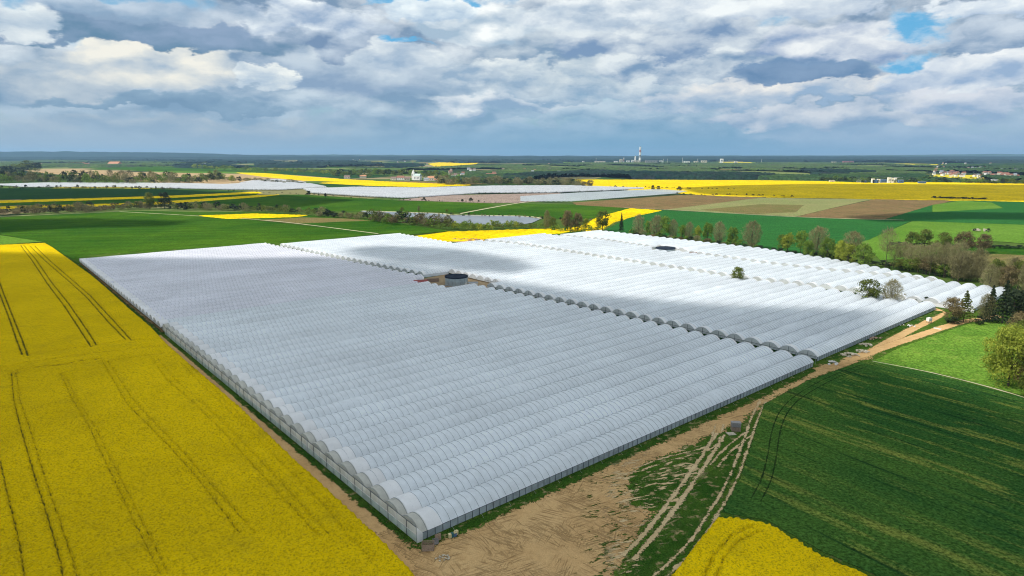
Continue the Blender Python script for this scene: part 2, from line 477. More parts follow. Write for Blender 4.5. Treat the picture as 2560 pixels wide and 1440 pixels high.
DIRT = ((.475, .30, .135), (.53, .35, .165), (.35, .215, .095))
MAT['dirt'] = m_dirt('bare sandy dirt', *DIRT, (1.0, 7.5, .22, 5.5, 1.3))
MAT['road_dirt'] = m_dirt('packed dirt road', *DIRT, (.5, 1.6, .5, .8, 2.0), marks=False)
MAT['rut'] = m_dirt('pale wheel rut', (.46, .345, .19), (.52, .40, .235), (.34, .25, .13), (.3, 2.0, .35, 1.5, 1.6), marks=False)
MAT['pale_track'] = m_dirt('pale farm track', (.42, .40, .26), (.48, .45, .30), (.30, .32, .16), (.5, 1.0, .1), marks=False)
def m_patchy(name, c1, c2, rot, sx, sy, lo, hi):
    m, T, out = new_mat(name); p = pos(T)
    q = T.mapping(p, rot=-rot, scale=(sx, sy, 1))
    n = T.math('ADD', T.noise(q, 1.0, 5, .66), T.math('MULTIPLY', T.math('SUBTRACT', T.noise(p, .12, 2, .5), .5), .35))
    sdn = T.node('ShaderNodeAttribute', attribute_name='sd').outputs['Fac']
    al = T.math('MULTIPLY', T.ramp(n, lo, hi), T.ramp(sdn, 0, 5))
    base = T.mix(T.noise(p, 1.2, 4, .6), c1, c2)
    finish(T, out, base, 1, bump=n, bump_d=.2, spec=0, alpha=al)
    return m


MAT['worn'] = m_patchy('worn soil patches', (.46, .33, .17), (.54, .42, .25), R(20), .30, 1.1, .555, .61)
MAT['weeds'] = m_patchy('weed patches', (.02, .055, .008), (.06, .095, .015), R(20), .45, 1.1, .56, .64)
MAT['yard_soil'] = m_dirt('brown yard soil', (.26, .19, .115), (.32, .25, .16), (.16, .11, .07), (.5, 1.6, .5, .8, 2.0), marks=False)
MAT['dark_rut'] = m_grass('dark crop wheel mark', (.012, .028, .009), (.02, .035, .01), (.03, .05, .012), (.1, .6, 3), alpha=(.15, .7, .7, .4, 3))


def m_wheat():
    m, T, out = new_mat('young wheat'); p = pos(T)
    a = T.noise(p, .018, 4, .6); c = T.noise(p, 1.25, 5, .8)
    base = T.mix(T.ramp(a, .35, .65), (.021, .070, .015), (.046, .104, .018))
    q = T.vmath('ADD', p, T.vmath('SCALE', T.vmath('SUBTRACT', T.noise(p, .010, 2, .5, out=1), (.5, .5, .5)), 15))
    q = T.mapping(q, rot=-WHEAT_ANG, scale=(.006, .26, 1))
    s1 = T.noise(q, 1.0, 4, .6)
    base = T.mix(T.ramp(T.math('ADD', s1, T.math('MULTIPLY', T.math('SUBTRACT', c, .5), .22)), .53, .70, 0, .88), base, (.15, .175, .034))
    q2 = T.mapping(p, rot=-WHEAT_ANG, scale=(.02, .42, 1))
    s2 = T.noise(q2, 1.0, 3, .6)
    base = T.mix(T.ramp(s2, .52, .72, 0, .40), base, (.075, .13, .022))
    base = T.mix(T.ramp(s2, .30, .44, .75, 0), base, (.007, .026, .01))
    base = T.vmath('SCALE', base, T.ramp(c, .3, .7, .35, 1.75))
    finish(T, out, base, .95, bump=c, bump_d=.22, spec=0, alpha=edge_alpha(T, .5, 1.4, .6))
    return m


wa = G(1990, 1180); wb = G(2560, 1430)
WHEAT_ANG = math.atan2(*(wb - wa)[::-1])
MAT['wheat'] = m_wheat()


def m_film(name, c, rough=.42, transl=.35, gloss=.25, dirt=.12):
    m, T, out = new_mat(name); p = pos(T)
    n = T.noise(p, .45, 5, .65); n2 = T.noise(p, .03, 3, .5); n3 = T.noise(p, 3.5, 3, .6)
    oi = T.node('ShaderNodeObjectInfo').outputs['Random']
    f = T.math('ADD', T.ramp(n, .3, .7, 1 - dirt, 1 + dirt * .5), T.ramp(n2, .3, .7, -.05, .05))
    f = T.math('ADD', f, T.ramp(oi, 0, 1, -.05, .04, smooth=False))
    cc = T.vmath('SCALE', c, f)
    finish(T, out, cc, rough, bump=T.math('ADD', n, T.math('MULTIPLY', n3, .3)), bump_d=.10, spec=gloss, transl=transl)
    return m


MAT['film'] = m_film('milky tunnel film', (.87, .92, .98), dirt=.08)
MAT['film_lilac'] = m_film('aged lilac tunnel film', (.87, .87, .96), dirt=.08)
MAT['film_white'] = m_film('bright doubled film', (.88, .88, .89), dirt=.05)
MAT['film_far'] = m_film('distant film', (.66, .68, .71), dirt=.3)
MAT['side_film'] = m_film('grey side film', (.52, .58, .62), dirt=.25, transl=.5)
MAT['net'] = m_film('beige windbreak net', (.76, .75, .69), dirt=.12, transl=.5, gloss=.05)
MAT['net_low'] = m_film('greenish lower net', (.62, .72, .69), dirt=.2, transl=.45, gloss=.05)
MAT['gable'] = m_film('grey gable net', (.82, .83, .83), dirt=.10, transl=.5, gloss=.05)
MAT['hoop'] = plain('galvanised hoop', (.27, .31, .35), .5, .3, var=.2)
MAT['post'] = plain('dark steel post', (.055, .075, .10), .5, .4)
MAT['white_rail'] = plain('white rail', (.62, .62, .60), .6)
MAT['wood'] = plain('weathered pallet wood', (.30, .22, .16), .85, scale=6, var=.35)
MAT['wood_grey'] = plain('grey weathered boards', (.26, .25, .25), .85, scale=6, var=.3)
MAT['steel_tank'] = plain('galvanised tank wall', (.42, .49, .52), .4, .5, var=.12, scale=.6)
MAT['dark_cover'] = plain('dark tank cover', (.018, .026, .042), .8, spec=.05, scale=.5, var=.5)
MAT['red_roof'] = plain('red painted roof', (.24, .055, .055), .6)
MAT['red_tile'] = plain('red tiled roof', (.26, .12, .085), .8, scale=.5)
MAT['orange_tile'] = plain('orange tiled roof', (.46, .22, .12), .8, scale=.5)
MAT['brown_tile'] = plain('brown tiled roof', (.20, .14, .12), .8, scale=.5)
MAT['grey_roof'] = plain('grey roof', (.22, .24, .27), .7, scale=.5)
MAT['white_wall'] = plain('white render', (.72, .71, .67), .8, scale=.4, var=.06)
MAT['cream_wall'] = plain('cream render', (.60, .54, .42), .8, scale=.4, var=.08)
MAT['green_copper'] = plain('pale green copper roof', (.42, .52, .48), .6, scale=.4)
MAT['blue_panel'] = plain('blue cladding', (.07, .15, .34), .6, scale=.4)
MAT['pink_wall'] = plain('dusky red cladding', (.33, .12, .14), .7, scale=.1)
MAT['glass'] = plain('dark window glass', (.04, .06, .08), .15, spec=.6)
MAT['red_paint'] = plain('red stack paint', (.36, .17, .16), .7, scale=.1)
MAT['water'] = plain('lake water', (.14, .16, .18), .35, scale=.02, var=.2, spec=.8)
MAT['crate_yellow'] = plain('yellowish hive box', (.50, .44, .24), .7)
MAT['crate_teal'] = plain('teal hive box', (.03, .12, .13), .7)
MAT['crate_blue'] = plain('blue hive box', (.08, .13, .25), .7)
MAT['rubble'] = plain('pale rubble', (.45, .40, .31), .9, scale=3, var=.3)
MAT['plastic_sheet'] = plain('crumpled white sheet', (.70, .68, .66), .5, scale=2, var=.2)


def m_leaf(name, c1, c2, transl=.35):
    m, T, out = new_mat(name); p = pos(T)
    oi = T.node('ShaderNodeObjectInfo').outputs['Random']
    n = T.noise(p, .55, 3, .6); n2 = T.noise(p, 3.0, 2, .6)
    base = T.mix(T.ramp(n, .35, .65), c1, c2)
    f = T.math('MULTIPLY', T.ramp(n2, .2, .8, .65, 1.35), T.ramp(oi, 0, 1, .82, 1.18, smooth=False))
    finish(T, out, T.vmath('SCALE', base, f), .75, spec=.2, transl=transl)
    return m


MAT['leaf_green'] = m_leaf('spring green leaves', (.085, .16, .018), (.19, .27, .04))
MAT['leaf_yellow'] = m_leaf('yellow green leaves', (.17, .22, .022), (.34, .38, .05))
MAT['leaf_olive'] = m_leaf('olive oak leaves', (.075, .105, .016), (.16, .19, .035))
MAT['leaf_dark'] = m_leaf('dark foliage', (.014, .025, .012), (.03, .045, .018), .15)
MAT['leaf_brown'] = m_leaf('budding brown crown', (.13, .10, .045), (.20, .16, .07))
MAT['twig'] = m_leaf('bare grey brown twigs', (.16, .145, .065), (.26, .235, .11), .1)
MAT['bark'] = plain('dark bark', (.055, .042, .033), .9, scale=5)
MAT['wood_far'] = m_grass('distant tree canopy', (.022, .055, .022), (.05, .085, .028), (.030, .045, .034), (.003, .02, .12), bump=.5)
MAT['wood_dark'] = m_grass('distant dark canopy', (.010, .026, .022), (.022, .044, .030), (.025, .030, .034), (.003, .02, .12), bump=.5)
MAT['wood_light'] = m_grass('distant spring canopy', (.045, .085, .028), (.075, .12, .034), (.06, .065, .045), (.003, .02, .12), bump=.5)


# ------------------------------------------------------------------ ground
def m_far_ground():
    m, T, out = new_mat('open country'); p = pos(T)
    vp = T.mapping(p, rot=.35, scale=(1, .42, 1))
    vp = T.vmath('ADD', vp, T.vmath('SCALE', T.vmath('SUBTRACT', T.noise(p, .0016, 3, .5, out=1), (.5, .5, .5)), 260))
    cell = T.voro(vp, 1 / 330., 'F1', 'Color', .9)
    r, g, b = T.sep(cell)
    base = T.mix(T.ramp(r, .25, .35), (.045, .085, .022), (.075, .125, .03))
    base = T.mix(T.ramp(g, .62, .66), base, (.24, .20, .11))
    base = T.mix(T.ramp(g, .90, .92), base, (.50, .42, .03))
    base = T.mix(T.ramp(b, .74, .78), base, (.15, .18, .06))
    wd = T.math('ADD', T.noise(T.mapping(p, scale=(.5, 1, 1)), .0011, 5, .62), T.math('MULTIPLY', T.math('SUBTRACT', b, .5), .10))
    tex = T.noise(p, .03, 5, .7)
    wood = T.mix(T.ramp(tex, .35, .65), (.012, .028, .014), (.045, .065, .026))
    base = T.mix(T.ramp(wd, .49, .51), base, wood)
    dist = T.vmath('LENGTH', p)
    near = T.mix(T.ramp(T.noise(p, .05, 4, .6), .35, .65), (.045, .085, .018), (.075, .115, .025))
    near = T.vmath('SCALE', near, T.ramp(T.noise(p, 2.5, 3, .7), .25, .75, .6, 1.4))
    base = T.mix(T.ramp(dist, 900, 1100), near, base)
    finish(T, out, base, 1, spec=0)
    return m


MAT['country'] = m_far_ground()
gs = 34000
me = mesh_np('ground', [(-gs, -900, 0), (gs, -900, 0), (gs, gs, 0), (-gs, gs, 0)], np.array([[0, 1, 2, 3]]), MAT['country'])
tag(link('ground', me), kind='structure')
LZ = [0.0]


def sheet(name, px, mat, z, sp=None, rot=0.0, poly=None):
    poly = world_poly(px) if poly is None else poly
    if sp is None:
        sp = max(1.0, math.sqrt(abs(0.5 * np.sum(poly[:, 0] * np.roll(poly[:, 1], 1) - poly[:, 1] * np.roll(poly[:, 0], 1)))) / 70)
    X, Y, F, s = patch_grid(poly, sp, rot, margin=1.5)
    me = mesh_np(name, np.stack([X, Y, np.full_like(X, z)], 1), F, MAT[mat], attrs={'sd': s})
    return tag(link(name, me), kind='structure')


def ribbon(name, px, width, mat, z, poly=None, sub=3.0):
    """band of ground along a line; sd attribute = distance inside its edge"""
    P = world_poly(px) if poly is None else np.asarray(poly)
    # resample, smoothed (Catmull-Rom)
    pts = []
    for i in range(len(P) - 1):
        p0 = P[max(i - 1, 0)]; p1 = P[i]; p2 = P[i + 1]; p3 = P[min(i + 2, len(P) - 1)]
        n = max(2, int(np.linalg.norm(p2 - p1) / sub))
        for k in range(n):
            t = k / n
            pts.append(.5 * ((2 * p1) + (-p0 + p2) * t + (2 * p0 - 5 * p1 + 4 * p2 - p3) * t * t + (-p0 + 3 * p1 - 3 * p2 + p3) * t ** 3))
    pts.append(P[-1]); pts = np.array(pts)
    tg = np.gradient(pts, axis=0); tg /= np.linalg.norm(tg, axis=1)[:, None] + 1e-9
    nr = np.stack([-tg[:, 1], tg[:, 0]], 1)
    offs = np.array([-.8, -.5, 0, .5, .8]) * width if width > 0 else 0
    n = len(pts); k = 5
    V = np.zeros((n, k, 3)); S = np.zeros((n, k))
    for j, o in enumerate(offs):
        V[:, j, :2] = pts + nr * o; V[:, j, 2] = z; S[:, j] = width / 2 - abs(o)
    idx = np.arange(n * k).reshape(n, k)
    F = np.stack([idx[:-1, :-1], idx[:-1, 1:], idx[1:, 1:], idx[1:, :-1]], -1).reshape(-1, 4)
    me = mesh_np(name, V.reshape(-1, 3), F, MAT[mat], attrs={'sd': S.ravel()})
    return tag(link(name, me), kind='structure')


def crop_slab(name, px, mat, h, sp, z=0.0, trams=(), rot=0.0, label=None, jag=.25):
    """standing crop: lumpy top at height h, edges dropping to the ground, wheel tracks pressed in"""
    poly = world_poly(px, h)
    X, Y, F, s = patch_grid(poly, sp, rot)
    n = len(X); r = rng.random(n)
    Z = h + (r - .5) * jag
    tram = np.zeros(n)
    for tp, half in trams:
        d = edge_dist(X, Y, world_poly(tp, h), closed=False)
        tram = np.maximum(tram, np.clip(1.5 - d / half, 0, 1) * (1 if half > .25 else half * 3.2))
    Z = Z - tram * h * .75
    Z = np.where(s < sp * .2, .02, Z)
    me = mesh_np(name, np.stack([X + (r - .5) * sp * .4, Y + (rng.random(n) - .5) * sp * .4, Z + z], 1), F, MAT[mat], attrs={'tram': tram, 'sd': s})
    return tag(link(name, me), kind='structure')


# far country, back to front
FZ = 0.05
far_fields = [
    ('field', [(1070, 409), (1110, 404), (1200, 405), (1190, 410), (1090, 416)], 'rape_far'),
    ('field', [(760, 399), (890, 400), (880, 406), (790, 405)], 'pale_field'),
    ('field', [(640, 400), (760, 399), (740, 404), (650, 404)], 'olive_field'),
    ('field', [(40, 402), (190, 402), (200, 406), (60, 407)], 'pale_field'),
    ('field', [(220, 409), (240, 411), (230, 397), (150, 397)], 'pale_field'),
    ('field', [(300, 390), (560, 391), (560, 393), (300, 393)], 'pale_field'),
    ('field', [(40, 423), (170, 421), (340, 430), (640, 435), (860, 445), (640, 462), (400, 457), (250, 445), (100, 432)], 'tan_field'),
    ('field', [(20, 421), (170, 419), (173, 421.5), (40, 424.5)], 'pale_field'),
    ('field', [(170, 418), (560, 414), (700, 424), (700, 434), (350, 427.5)], 'green_field'),
    ('field', [(350, 427), (640, 430), (640, 434), (420, 431)], 'lush_field'),
    ('field', [(700, 425), (870, 432), (1000, 440), (860, 447), (700, 434)], 'dark_field'),
    ('field', [(590, 431), (660, 432), (760, 440), (860, 447), (940, 451), (860, 453), (760, 450), (660, 441)], 'rape_far'),
    ('field', [(800, 456), (920, 451), (1050, 456), (1180, 461), (1060, 466), (930, 463)], 'rape_far'),
    ('field', [(940, 451), (1060, 453), (1220, 459), (1180, 461), (1050, 457)], 'soil_field'),
    ('field', [(640, 455), (800, 458), (940, 464), (1090, 468), (1230, 462), (1290, 465), (1120, 476), (900, 471), (760, 465)], 'dark_field'),
    ('field', [(1440, 448), (1700, 449), (1900, 450), (2050, 452), (2170, 456), (2300, 454), (2700, 460), (2700, 506), (2440, 499), (2300, 498), (2100, 494), (1930, 491), (1800, 488), (1700, 481), (1480, 468)], 'rape_far'),
    ('field', [(0, 470), (300, 470), (520, 475), (640, 479), (450, 487), (0, 499), (-300, 503), (-300, 472)], 'dark_field'),
    ('field', [(-300, 507), (0, 500), (200, 495), (450, 487), (640, 478), (650, 481), (450, 491.5), (0, 505), (-300, 512)], 'rape_far'),
    ('field', [(-300, 513), (0, 505), (450, 491.5), (650, 481), (640, 487), (350, 506), (0, 514), (-300, 520)], 'green_field'),
    ('field', [(0, 515), (350, 506), (640, 487), (700, 485), (650, 490.5), (350, 511), (0, 519)], 'rape_far'),
    ('field', [(440, 510), (640, 490), (700, 486), (760, 486), (1000, 501), (1200, 506), (1240, 512), (1150, 531), (920, 529), (640, 521)], 'green_field'),
    ('field', [(1150, 533), (1290, 508), (1440, 511), (1590, 520), (1490, 546), (1350, 546), (1240, 540)], 'green_field'),
    ('field', [(1430, 506), (1700, 487), (1940, 490), (1665, 523), (1560, 519), (1440, 512)], 'soil_field'),
    ('field', [(1665, 523), (1900, 494), (2190, 496), (2080, 520), (1990, 541)], 'pale_field'),
    ('field', [(1750, 524), (1900, 510), (2010, 512), (1990, 530), (1880, 535)], 'olive_field'),
    ('field', [(1990, 541), (2080, 520), (2190, 497), (2350, 499), (2380, 502), (2210, 548), (2060, 545)], 'soil_field'),
    ('field', [(2210, 548), (2330, 512), (2400, 501), (2700, 507), (2700, 566), (2280, 552)], 'blue_green_field'),
    ('field', [(2330, 512), (2400, 501), (2480, 506), (2510, 520), (2330, 530)], 'lush_field'),
    ('field', [(2150, 605), (2280, 552), (2700, 566), (2700, 618), (2480, 602), (2350, 640), (2200, 650)], 'lush_field'),
    ('field', [(2300, 640), (2440, 612), (2700, 624), (2700, 650), (2500, 640)], 'green_field'),
    ('field', [(2200, 660), (2440, 632), (2700, 642), (2700, 690), (2450, 690)], 'olive_field'),
    ('field', [(1480, 592), (1575, 541), (1660, 525), (2060, 545), (2280, 552), (2170, 600), (2000, 640), (1860, 632), (1600, 603)], 'blue_green_field'),
    ('field', [(1390, 572), (1455, 562), (1495, 540), (1575, 519), (1655, 524), (1590, 538), (1530, 552), (1490, 576)], 'rape_far'),
    ('field', [(1020, 590), (1120, 577), (1380, 569), (1470, 570), (1400, 580), (1150, 600), (1080, 602)], 'rape_far'),
    ('field', [(1150, 602), (1300, 588), (1450, 577), (1500, 577), (1370, 592), (1200, 610)], 'green_field'),
    ('field', [(-300, 560), (0, 543), (330, 526), (500, 537), (690, 555), (960, 584), (660, 615), (215, 650), (200, 660), (100, 604), (0, 586), (-300, 560)], 'green_field'),
    ('field', [(330, 526), (500, 530), (640, 529), (930, 548), (1130, 577), (1010, 588), (940, 583), (690, 553)], 'green_field'),
    ('field', [(495, 537), (640, 532), (770, 536), (740, 540), (570, 544.5)], 'rape_far'),
    ('field', [(640, 550), (760, 543), (870, 546), (930, 551), (740, 559)], 'olive_field'),
    ('field', [(-300, 560), (0, 587), (110, 604), (0, 612), (-300, 640)], 'lush_field'),
    ('field', [(990, 500), (1100, 488), (1400, 482), (1420, 500), (1290, 507), (1200, 507)], 'pink_soil'),
]
for i, (n, px, mt) in enumerate(far_fields):
    z = .06 + .012 * i
    if mt == 'rape_far':
        poly = world_poly(px)
        dmin = np.hypot(poly[:, 0], poly[:, 1]).min()
        crop_slab(n, px, mt, 1.3, 3.0 if dmin < 1300 else 7.0, trams=(), jag=.5)
    else:
        sheet(n, px, mt, z)

ribbon('track', [(300, 529), (500, 540), (690, 553), (945, 584)], 3.2, 'pale_track', .62)
ribbon('track', [(0, 541), (200, 533), (300, 528)], 2.5, 'pale_track', .62)
ribbon('track', [(1150, 534), (1230, 519), (1310, 506), (1420, 497)], 5, 'pale_track', .62)
ribbon('track', [(1560, 519), (1670, 524), (1990, 542), (2260, 550)], 3.5, 'pale_track', .62)
ribbon('track', [(2440, 687), (2500, 693), (2560, 696), (2700, 705)], 3.0, 'pale_track', .62)
ribbon('track', [(2320, 705), (2350, 712), (2420, 722), (2520, 735)], 3.0, 'pale_track', .62)

# lake
lake = world_poly([(900, 527), (1090, 533), (1130, 538), (1300, 540), (1352, 547), (1330, 557), (1270, 566), (1180, 562), (1100, 554), (1000, 545), (930, 538)])
me = mesh_np('lake', np.c_[lake, np.full(len(lake), .65)], [list(range(len(lake)))], MAT['water'])
tag(link('lake', me), kind='structure')
ribbon('lake_bank', [(905, 527), (1090, 533), (1135, 537), (1300, 540), (1355, 546)], 7, 'pale_track', .67)

# ------------------------------------------------------------------ near ground
Z0 = .62
def shift(px, dx=0, dy=0): return [(x + dx, y + dy) for x, y in px]
# grass margins round the tunnels
nearg = world_poly([(180, 660), (0, 700), (-300, 1200), (200, 1700), (1500, 1700), (2700, 1700), (2900, 1000), (2700, 760), (2300, 720), (1500, 590), (1000, 590), (215, 640)])
X, Y, F, s = patch_grid(nearg, 8)
me = mesh_np('grass_ground', np.c_[X, Y, np.full_like(X, Z0)], F, MAT['grass'], attrs={'sd': s}); tag(link('grass_ground', me), kind='structure')
NZ = Z0
# left dirt road
lr = [AW(-4.3, b) for b in range(-14, 226, 12)]
ribbon('dirt_road', None, 5.2, 'road_dirt', NZ + .012, poly=lr, sub=1.5)
yard_px = [(980, 1320), (1050, 1368), (1110, 1352), (1180, 1320), (1300, 1262), (1500, 1172), (1700, 1082), (1900, 995), (2010, 940), (2048, 912), (2090, 905), (2170, 876), (2230, 845),
           (2262, 838), (2190, 872), (2180, 895), (2040, 945), (1940, 995), (1820, 1075), (1700, 1125), (1600, 1165), (1570, 1200), (1590, 1260), (1640, 1280), (1600, 1330), (1560, 1400), (1530, 1450), (1480, 1600), (1090, 1600), (1050, 1445), (985, 1370), (940, 1330)]
sheet('dirt_yard', yard_px, 'dirt', NZ + .016, sp=1.0)
ribbon('dirt_road', [(2170, 885), (2230, 850), (2290, 818), (2335, 796), (2352, 783), (2342, 774), (2322, 768)], 4.6, 'road_dirt', NZ + .020, sub=1.5)
ribbon('dirt_road', [(2120, 900), (2200, 872), (2300, 838), (2400, 806), (2450, 798), (2500, 790)], 5.0, 'road_dirt', NZ + .024, sub=1.5)
ribbon('track', None, 1.0, 'rut', NZ + .066, poly=[AW(-5.0, 205), AW(-5.6, 240), AW(-6.2, 280), AW(-6.6, 330), AW(-7, 390)], sub=1.5)
ribbon('track', None, .7, 'rut', NZ + .068, poly=[AW(-3.4, 205), AW(-3.9, 240), AW(-4.4, 280), AW(-4.9, 330)], sub=1.5)
# ruts
def pair(px, gap, w, z, mat='rut'):
    P = world_poly(px); tg = np.gradient(P, axis=0); tg /= np.linalg.norm(tg, axis=1)[:, None]; nr = np.stack([-tg[:, 1], tg[:, 0]], 1)
    for s_ in (-.5, .5): ribbon('wheel_track' if mat == 'rut' else 'tramline', None, w, mat, z, poly=P + nr * gap * s_, sub=1.2)
pair([(1802, 1085), (1785, 1110), (1760, 1150), (1735, 1185), (1700, 1235), (1660, 1290), (1620, 1340), (1570, 1395)], 2.2, 1.25, NZ + .058)
pair([(1908, 1003), (1885, 1050), (1872, 1090), (1850, 1150), (1835, 1190), (1805, 1250), (1788, 1275), (1745, 1345), (1690, 1405), (1640, 1450)], 1.9, .85, NZ + .060)
pair([(1880, 1080), (1850, 1100), (1815, 1130), (1785, 1165)], 2.0, .8, NZ + .062)
pair([(1795, 1095), (1770, 1120), (1720, 1135), (1660, 1150), (1600, 1172)], 1.8, .6, NZ + .064)
pair([(1800, 1060), (1788, 1100), (1780, 1125)], 2.2, .7, NZ + .066)
# verge patches reclaiming dirt
sheet('verge', [(1590, 1195), (1680, 1160), (1770, 1120), (1740, 1180), (1690, 1245), (1620, 1265), (1570, 1230)], 'verge', NZ + .048, sp=.8)
sheet('verge', [(1660, 1290), (1760, 1190), (1850, 1110), (1890, 1060), (1840, 1190), (1790, 1270), (1700, 1400), (1640, 1470), (1540, 1470), (1600, 1380)], 'verge', NZ + .006, sp=1.0)
sheet('worn_ground', [(1480, 1170), (1620, 1120), (1760, 1090), (1800, 1130), (1760, 1230), (1700, 1330), (1620, 1450), (1480, 1480), (1500, 1300)], 'worn', NZ + .054, sp=1.0)
sheet('weeds', [(1440, 1170), (1560, 1150), (1640, 1250), (1620, 1400), (1540, 1500), (1380, 1480), (1430, 1300)], 'weeds', NZ + .050, sp=1.0)
sheet('verge', None, 'verge', NZ + .052, poly=np.array([AW(-2.3, -1), AW(-2.1, 60), AW(-2.0, 110), AW(-.1, 110), AW(-.1, -1)]), sp=.6)
sheet('verge', None, 'verge', NZ + .052, poly=np.array([AW(3, -.2), AW(3, -3.2), AW(60, -3.6), AW(120, -3.4), AW(176, -3.2), AW(176, -.2)]), sp=.6)
sheet('verge', None, 'verge', NZ + .056, poly=np.array([AW(190, 1.5), AW(196, -1.4), AW(240, -1.4), AW(300, -3.0), AW(320, -2.5), AW(320, 2)]), sp=.8)
sheet('verge', None, 'verge', NZ + .060, poly=np.array([AW(-12, 208), AW(-13, 330), AW(-12, 474), AW(0, 474), AW(0, 330), AW(0, 214)]), sp=1.5)
sheet('meadow', [(2175, 905), (2250, 868), (2430, 806), (2520, 800), (2800, 860), (2800, 1060), (2560, 990), (2350, 935)], 'meadow', NZ + .064, sp=1.5)
wheat_px = [(1908, 1010), (2015, 952), (2150, 903), (2185, 905), (2350, 938), (2560, 995), (2900, 1110), (2900, 1700), (2350, 1560), (2180, 1436), (2060, 1385), (1920, 1305), (1800, 1282), (1850, 1190)]
sheet('wheat_field', wheat_px, 'wheat', NZ + .10, sp=1.6)
ribbon('field_margin', [(2180, 903), (2350, 937), (2560, 994), (2900, 1110)], 1.2, 'pale_track', NZ + .115, sub=2)
pair([(2160, 915), (2080, 945), (2000, 990), (1960, 1030), (1940, 1080), (1930, 1140), (1915, 1200), (1890, 1250)], 2.2, .45, NZ + .12, 'dark_rut')

# left rape field
T1 = [
    ([(52, 612), (80, 650), (120, 710), (160, 762), (205, 830), (228, 866)], .40), ([(60, 612), (90, 648), (130, 706), (172, 758), (218, 824), (242, 862)], .40),
    ([(76, 614), (112, 650), (170, 700), (215, 740), (270, 802), (315, 848)], .40), ([(88, 614), (124, 650), (182, 700), (226, 738), (284, 800), (330, 850)], .40),
    ([(-30, 650), (0, 735), (25, 800), (42, 850), (56, 886)], .40), ([(-20, 650), (8, 730), (36, 800), (56, 850), (70, 888)], .40),
    ([(56, 886), (120, 878), (220, 864), (320, 850), (400, 846)], .5), ([(0, 918), (60, 905), (150, 893), (250, 880), (400, 864)], .5),
    ([(28, 930), (60, 918), (150, 910), (240, 895)], .45), ([(150, 912), (190, 900), (260, 896)], .45),
    ([(28, 930), (34, 1000), (55, 1080), (90, 1200), (120, 1290), (150, 1400), (165, 1480)], .25), ([(40, 930), (50, 1000), (78, 1080), (115, 1200), (150, 1300), (182, 1400), (200, 1480)], .2),
    ([(255, 900), (290, 960), (320, 1010), (370, 1060), (430, 1120), (500, 1200), (600, 1330)], .21), ([(268, 900), (305, 955), (335, 1000), (390, 1058), (450, 1118), (530, 1210), (640, 1330)], .2),
    ([(160, 930), (190, 990), (240, 1070), (290, 1170), (350, 1290), (420, 1430)], .18), ([(150, 930), (178, 990), (226, 1070), (272, 1170), (330, 1290), (400, 1430)], .2),
    ([(375, 890), (420, 950), (480, 1000), (560, 1080), (660, 1190), (800, 1340)], .19), ([(390, 890), (440, 950), (500, 1000), (585, 1080), (690, 1190), (830, 1340)], .18),
    ([(430, 880), (520, 975), (640, 1090), (800, 1250), (930, 1400)], .17), ([(445, 880), (536, 975), (660, 1090), (820, 1250), (950, 1400)], .15),
    ([(0, 940), (100, 915), (240, 905), (420, 880)], .3), ([(0, 1150), (20, 1240), (50, 1360), (60, 1440)], .24),
]
left_px = [(-500, 655), (0, 612), (112, 607), (132, 618), (232, 690), (267, 720), (322, 770), (375, 814), (415, 857), (432, 872), (462, 897), (525, 951), (600, 1016), (640, 1055), (697, 1108), (735, 1145), (800, 1202), (830, 1231), (880, 1277), (915, 1310), (972, 1365), (1005, 1398), (1040, 1437), (1130, 1560), (-300, 1600), (-800, 1100)]
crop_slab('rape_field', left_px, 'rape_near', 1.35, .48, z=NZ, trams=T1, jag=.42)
T2 = [([(1790, 1440), (1810, 1390), (1845, 1350), (1900, 1325)], .22), ([(1760, 1440), (1785, 1385), (1825, 1340), (1880, 1312)], .22)]
right_px = [(1795, 1290), (1850, 1292), (1925, 1308), (2060, 1388), (2180, 1440), (2340, 1560), (1500, 1640), (1660, 1460), (1700, 1410), (1745, 1350)]
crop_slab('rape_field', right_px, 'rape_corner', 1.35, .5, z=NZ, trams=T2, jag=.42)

# ------------------------------------------------------------------ polytunnels
TW = 7.9; LEG = 1.85; RISE = 2.05
NB = NZ  # ground level under the tunnels
ORD1 = ['', 'first', 'second', 'third', 'fourth', 'fifth', 'sixth', 'seventh', 'eighth', 'ninth', 'tenth', 'eleventh', 'twelfth', 'thirteenth', 'fourteenth',
        'fifteenth', 'sixteenth', 'seventeenth', 'eighteenth', 'nineteenth']
TENS = {2: ('twenty', 'twentieth'), 3: ('thirty', 'thirtieth'), 4: ('forty', 'fortieth'), 5: ('fifty', 'fiftieth'), 6: ('sixty', 'sixtieth')}
def ordn(n):
    if n < 20: return ORD1[n]
    t, u = divmod(n, 10)
    return TENS[t][1] if u == 0 else TENS[t][0] + '-' + ORD1[u]


def TT(nseg): return np.arccos(np.linspace(1, -1, nseg + 1) * 1.0)
def ARC(t):                                # height profile of a hoop, 0 at the gutters, 1 at the crest
    return 1 - np.abs(np.cos(t)) ** 2.3


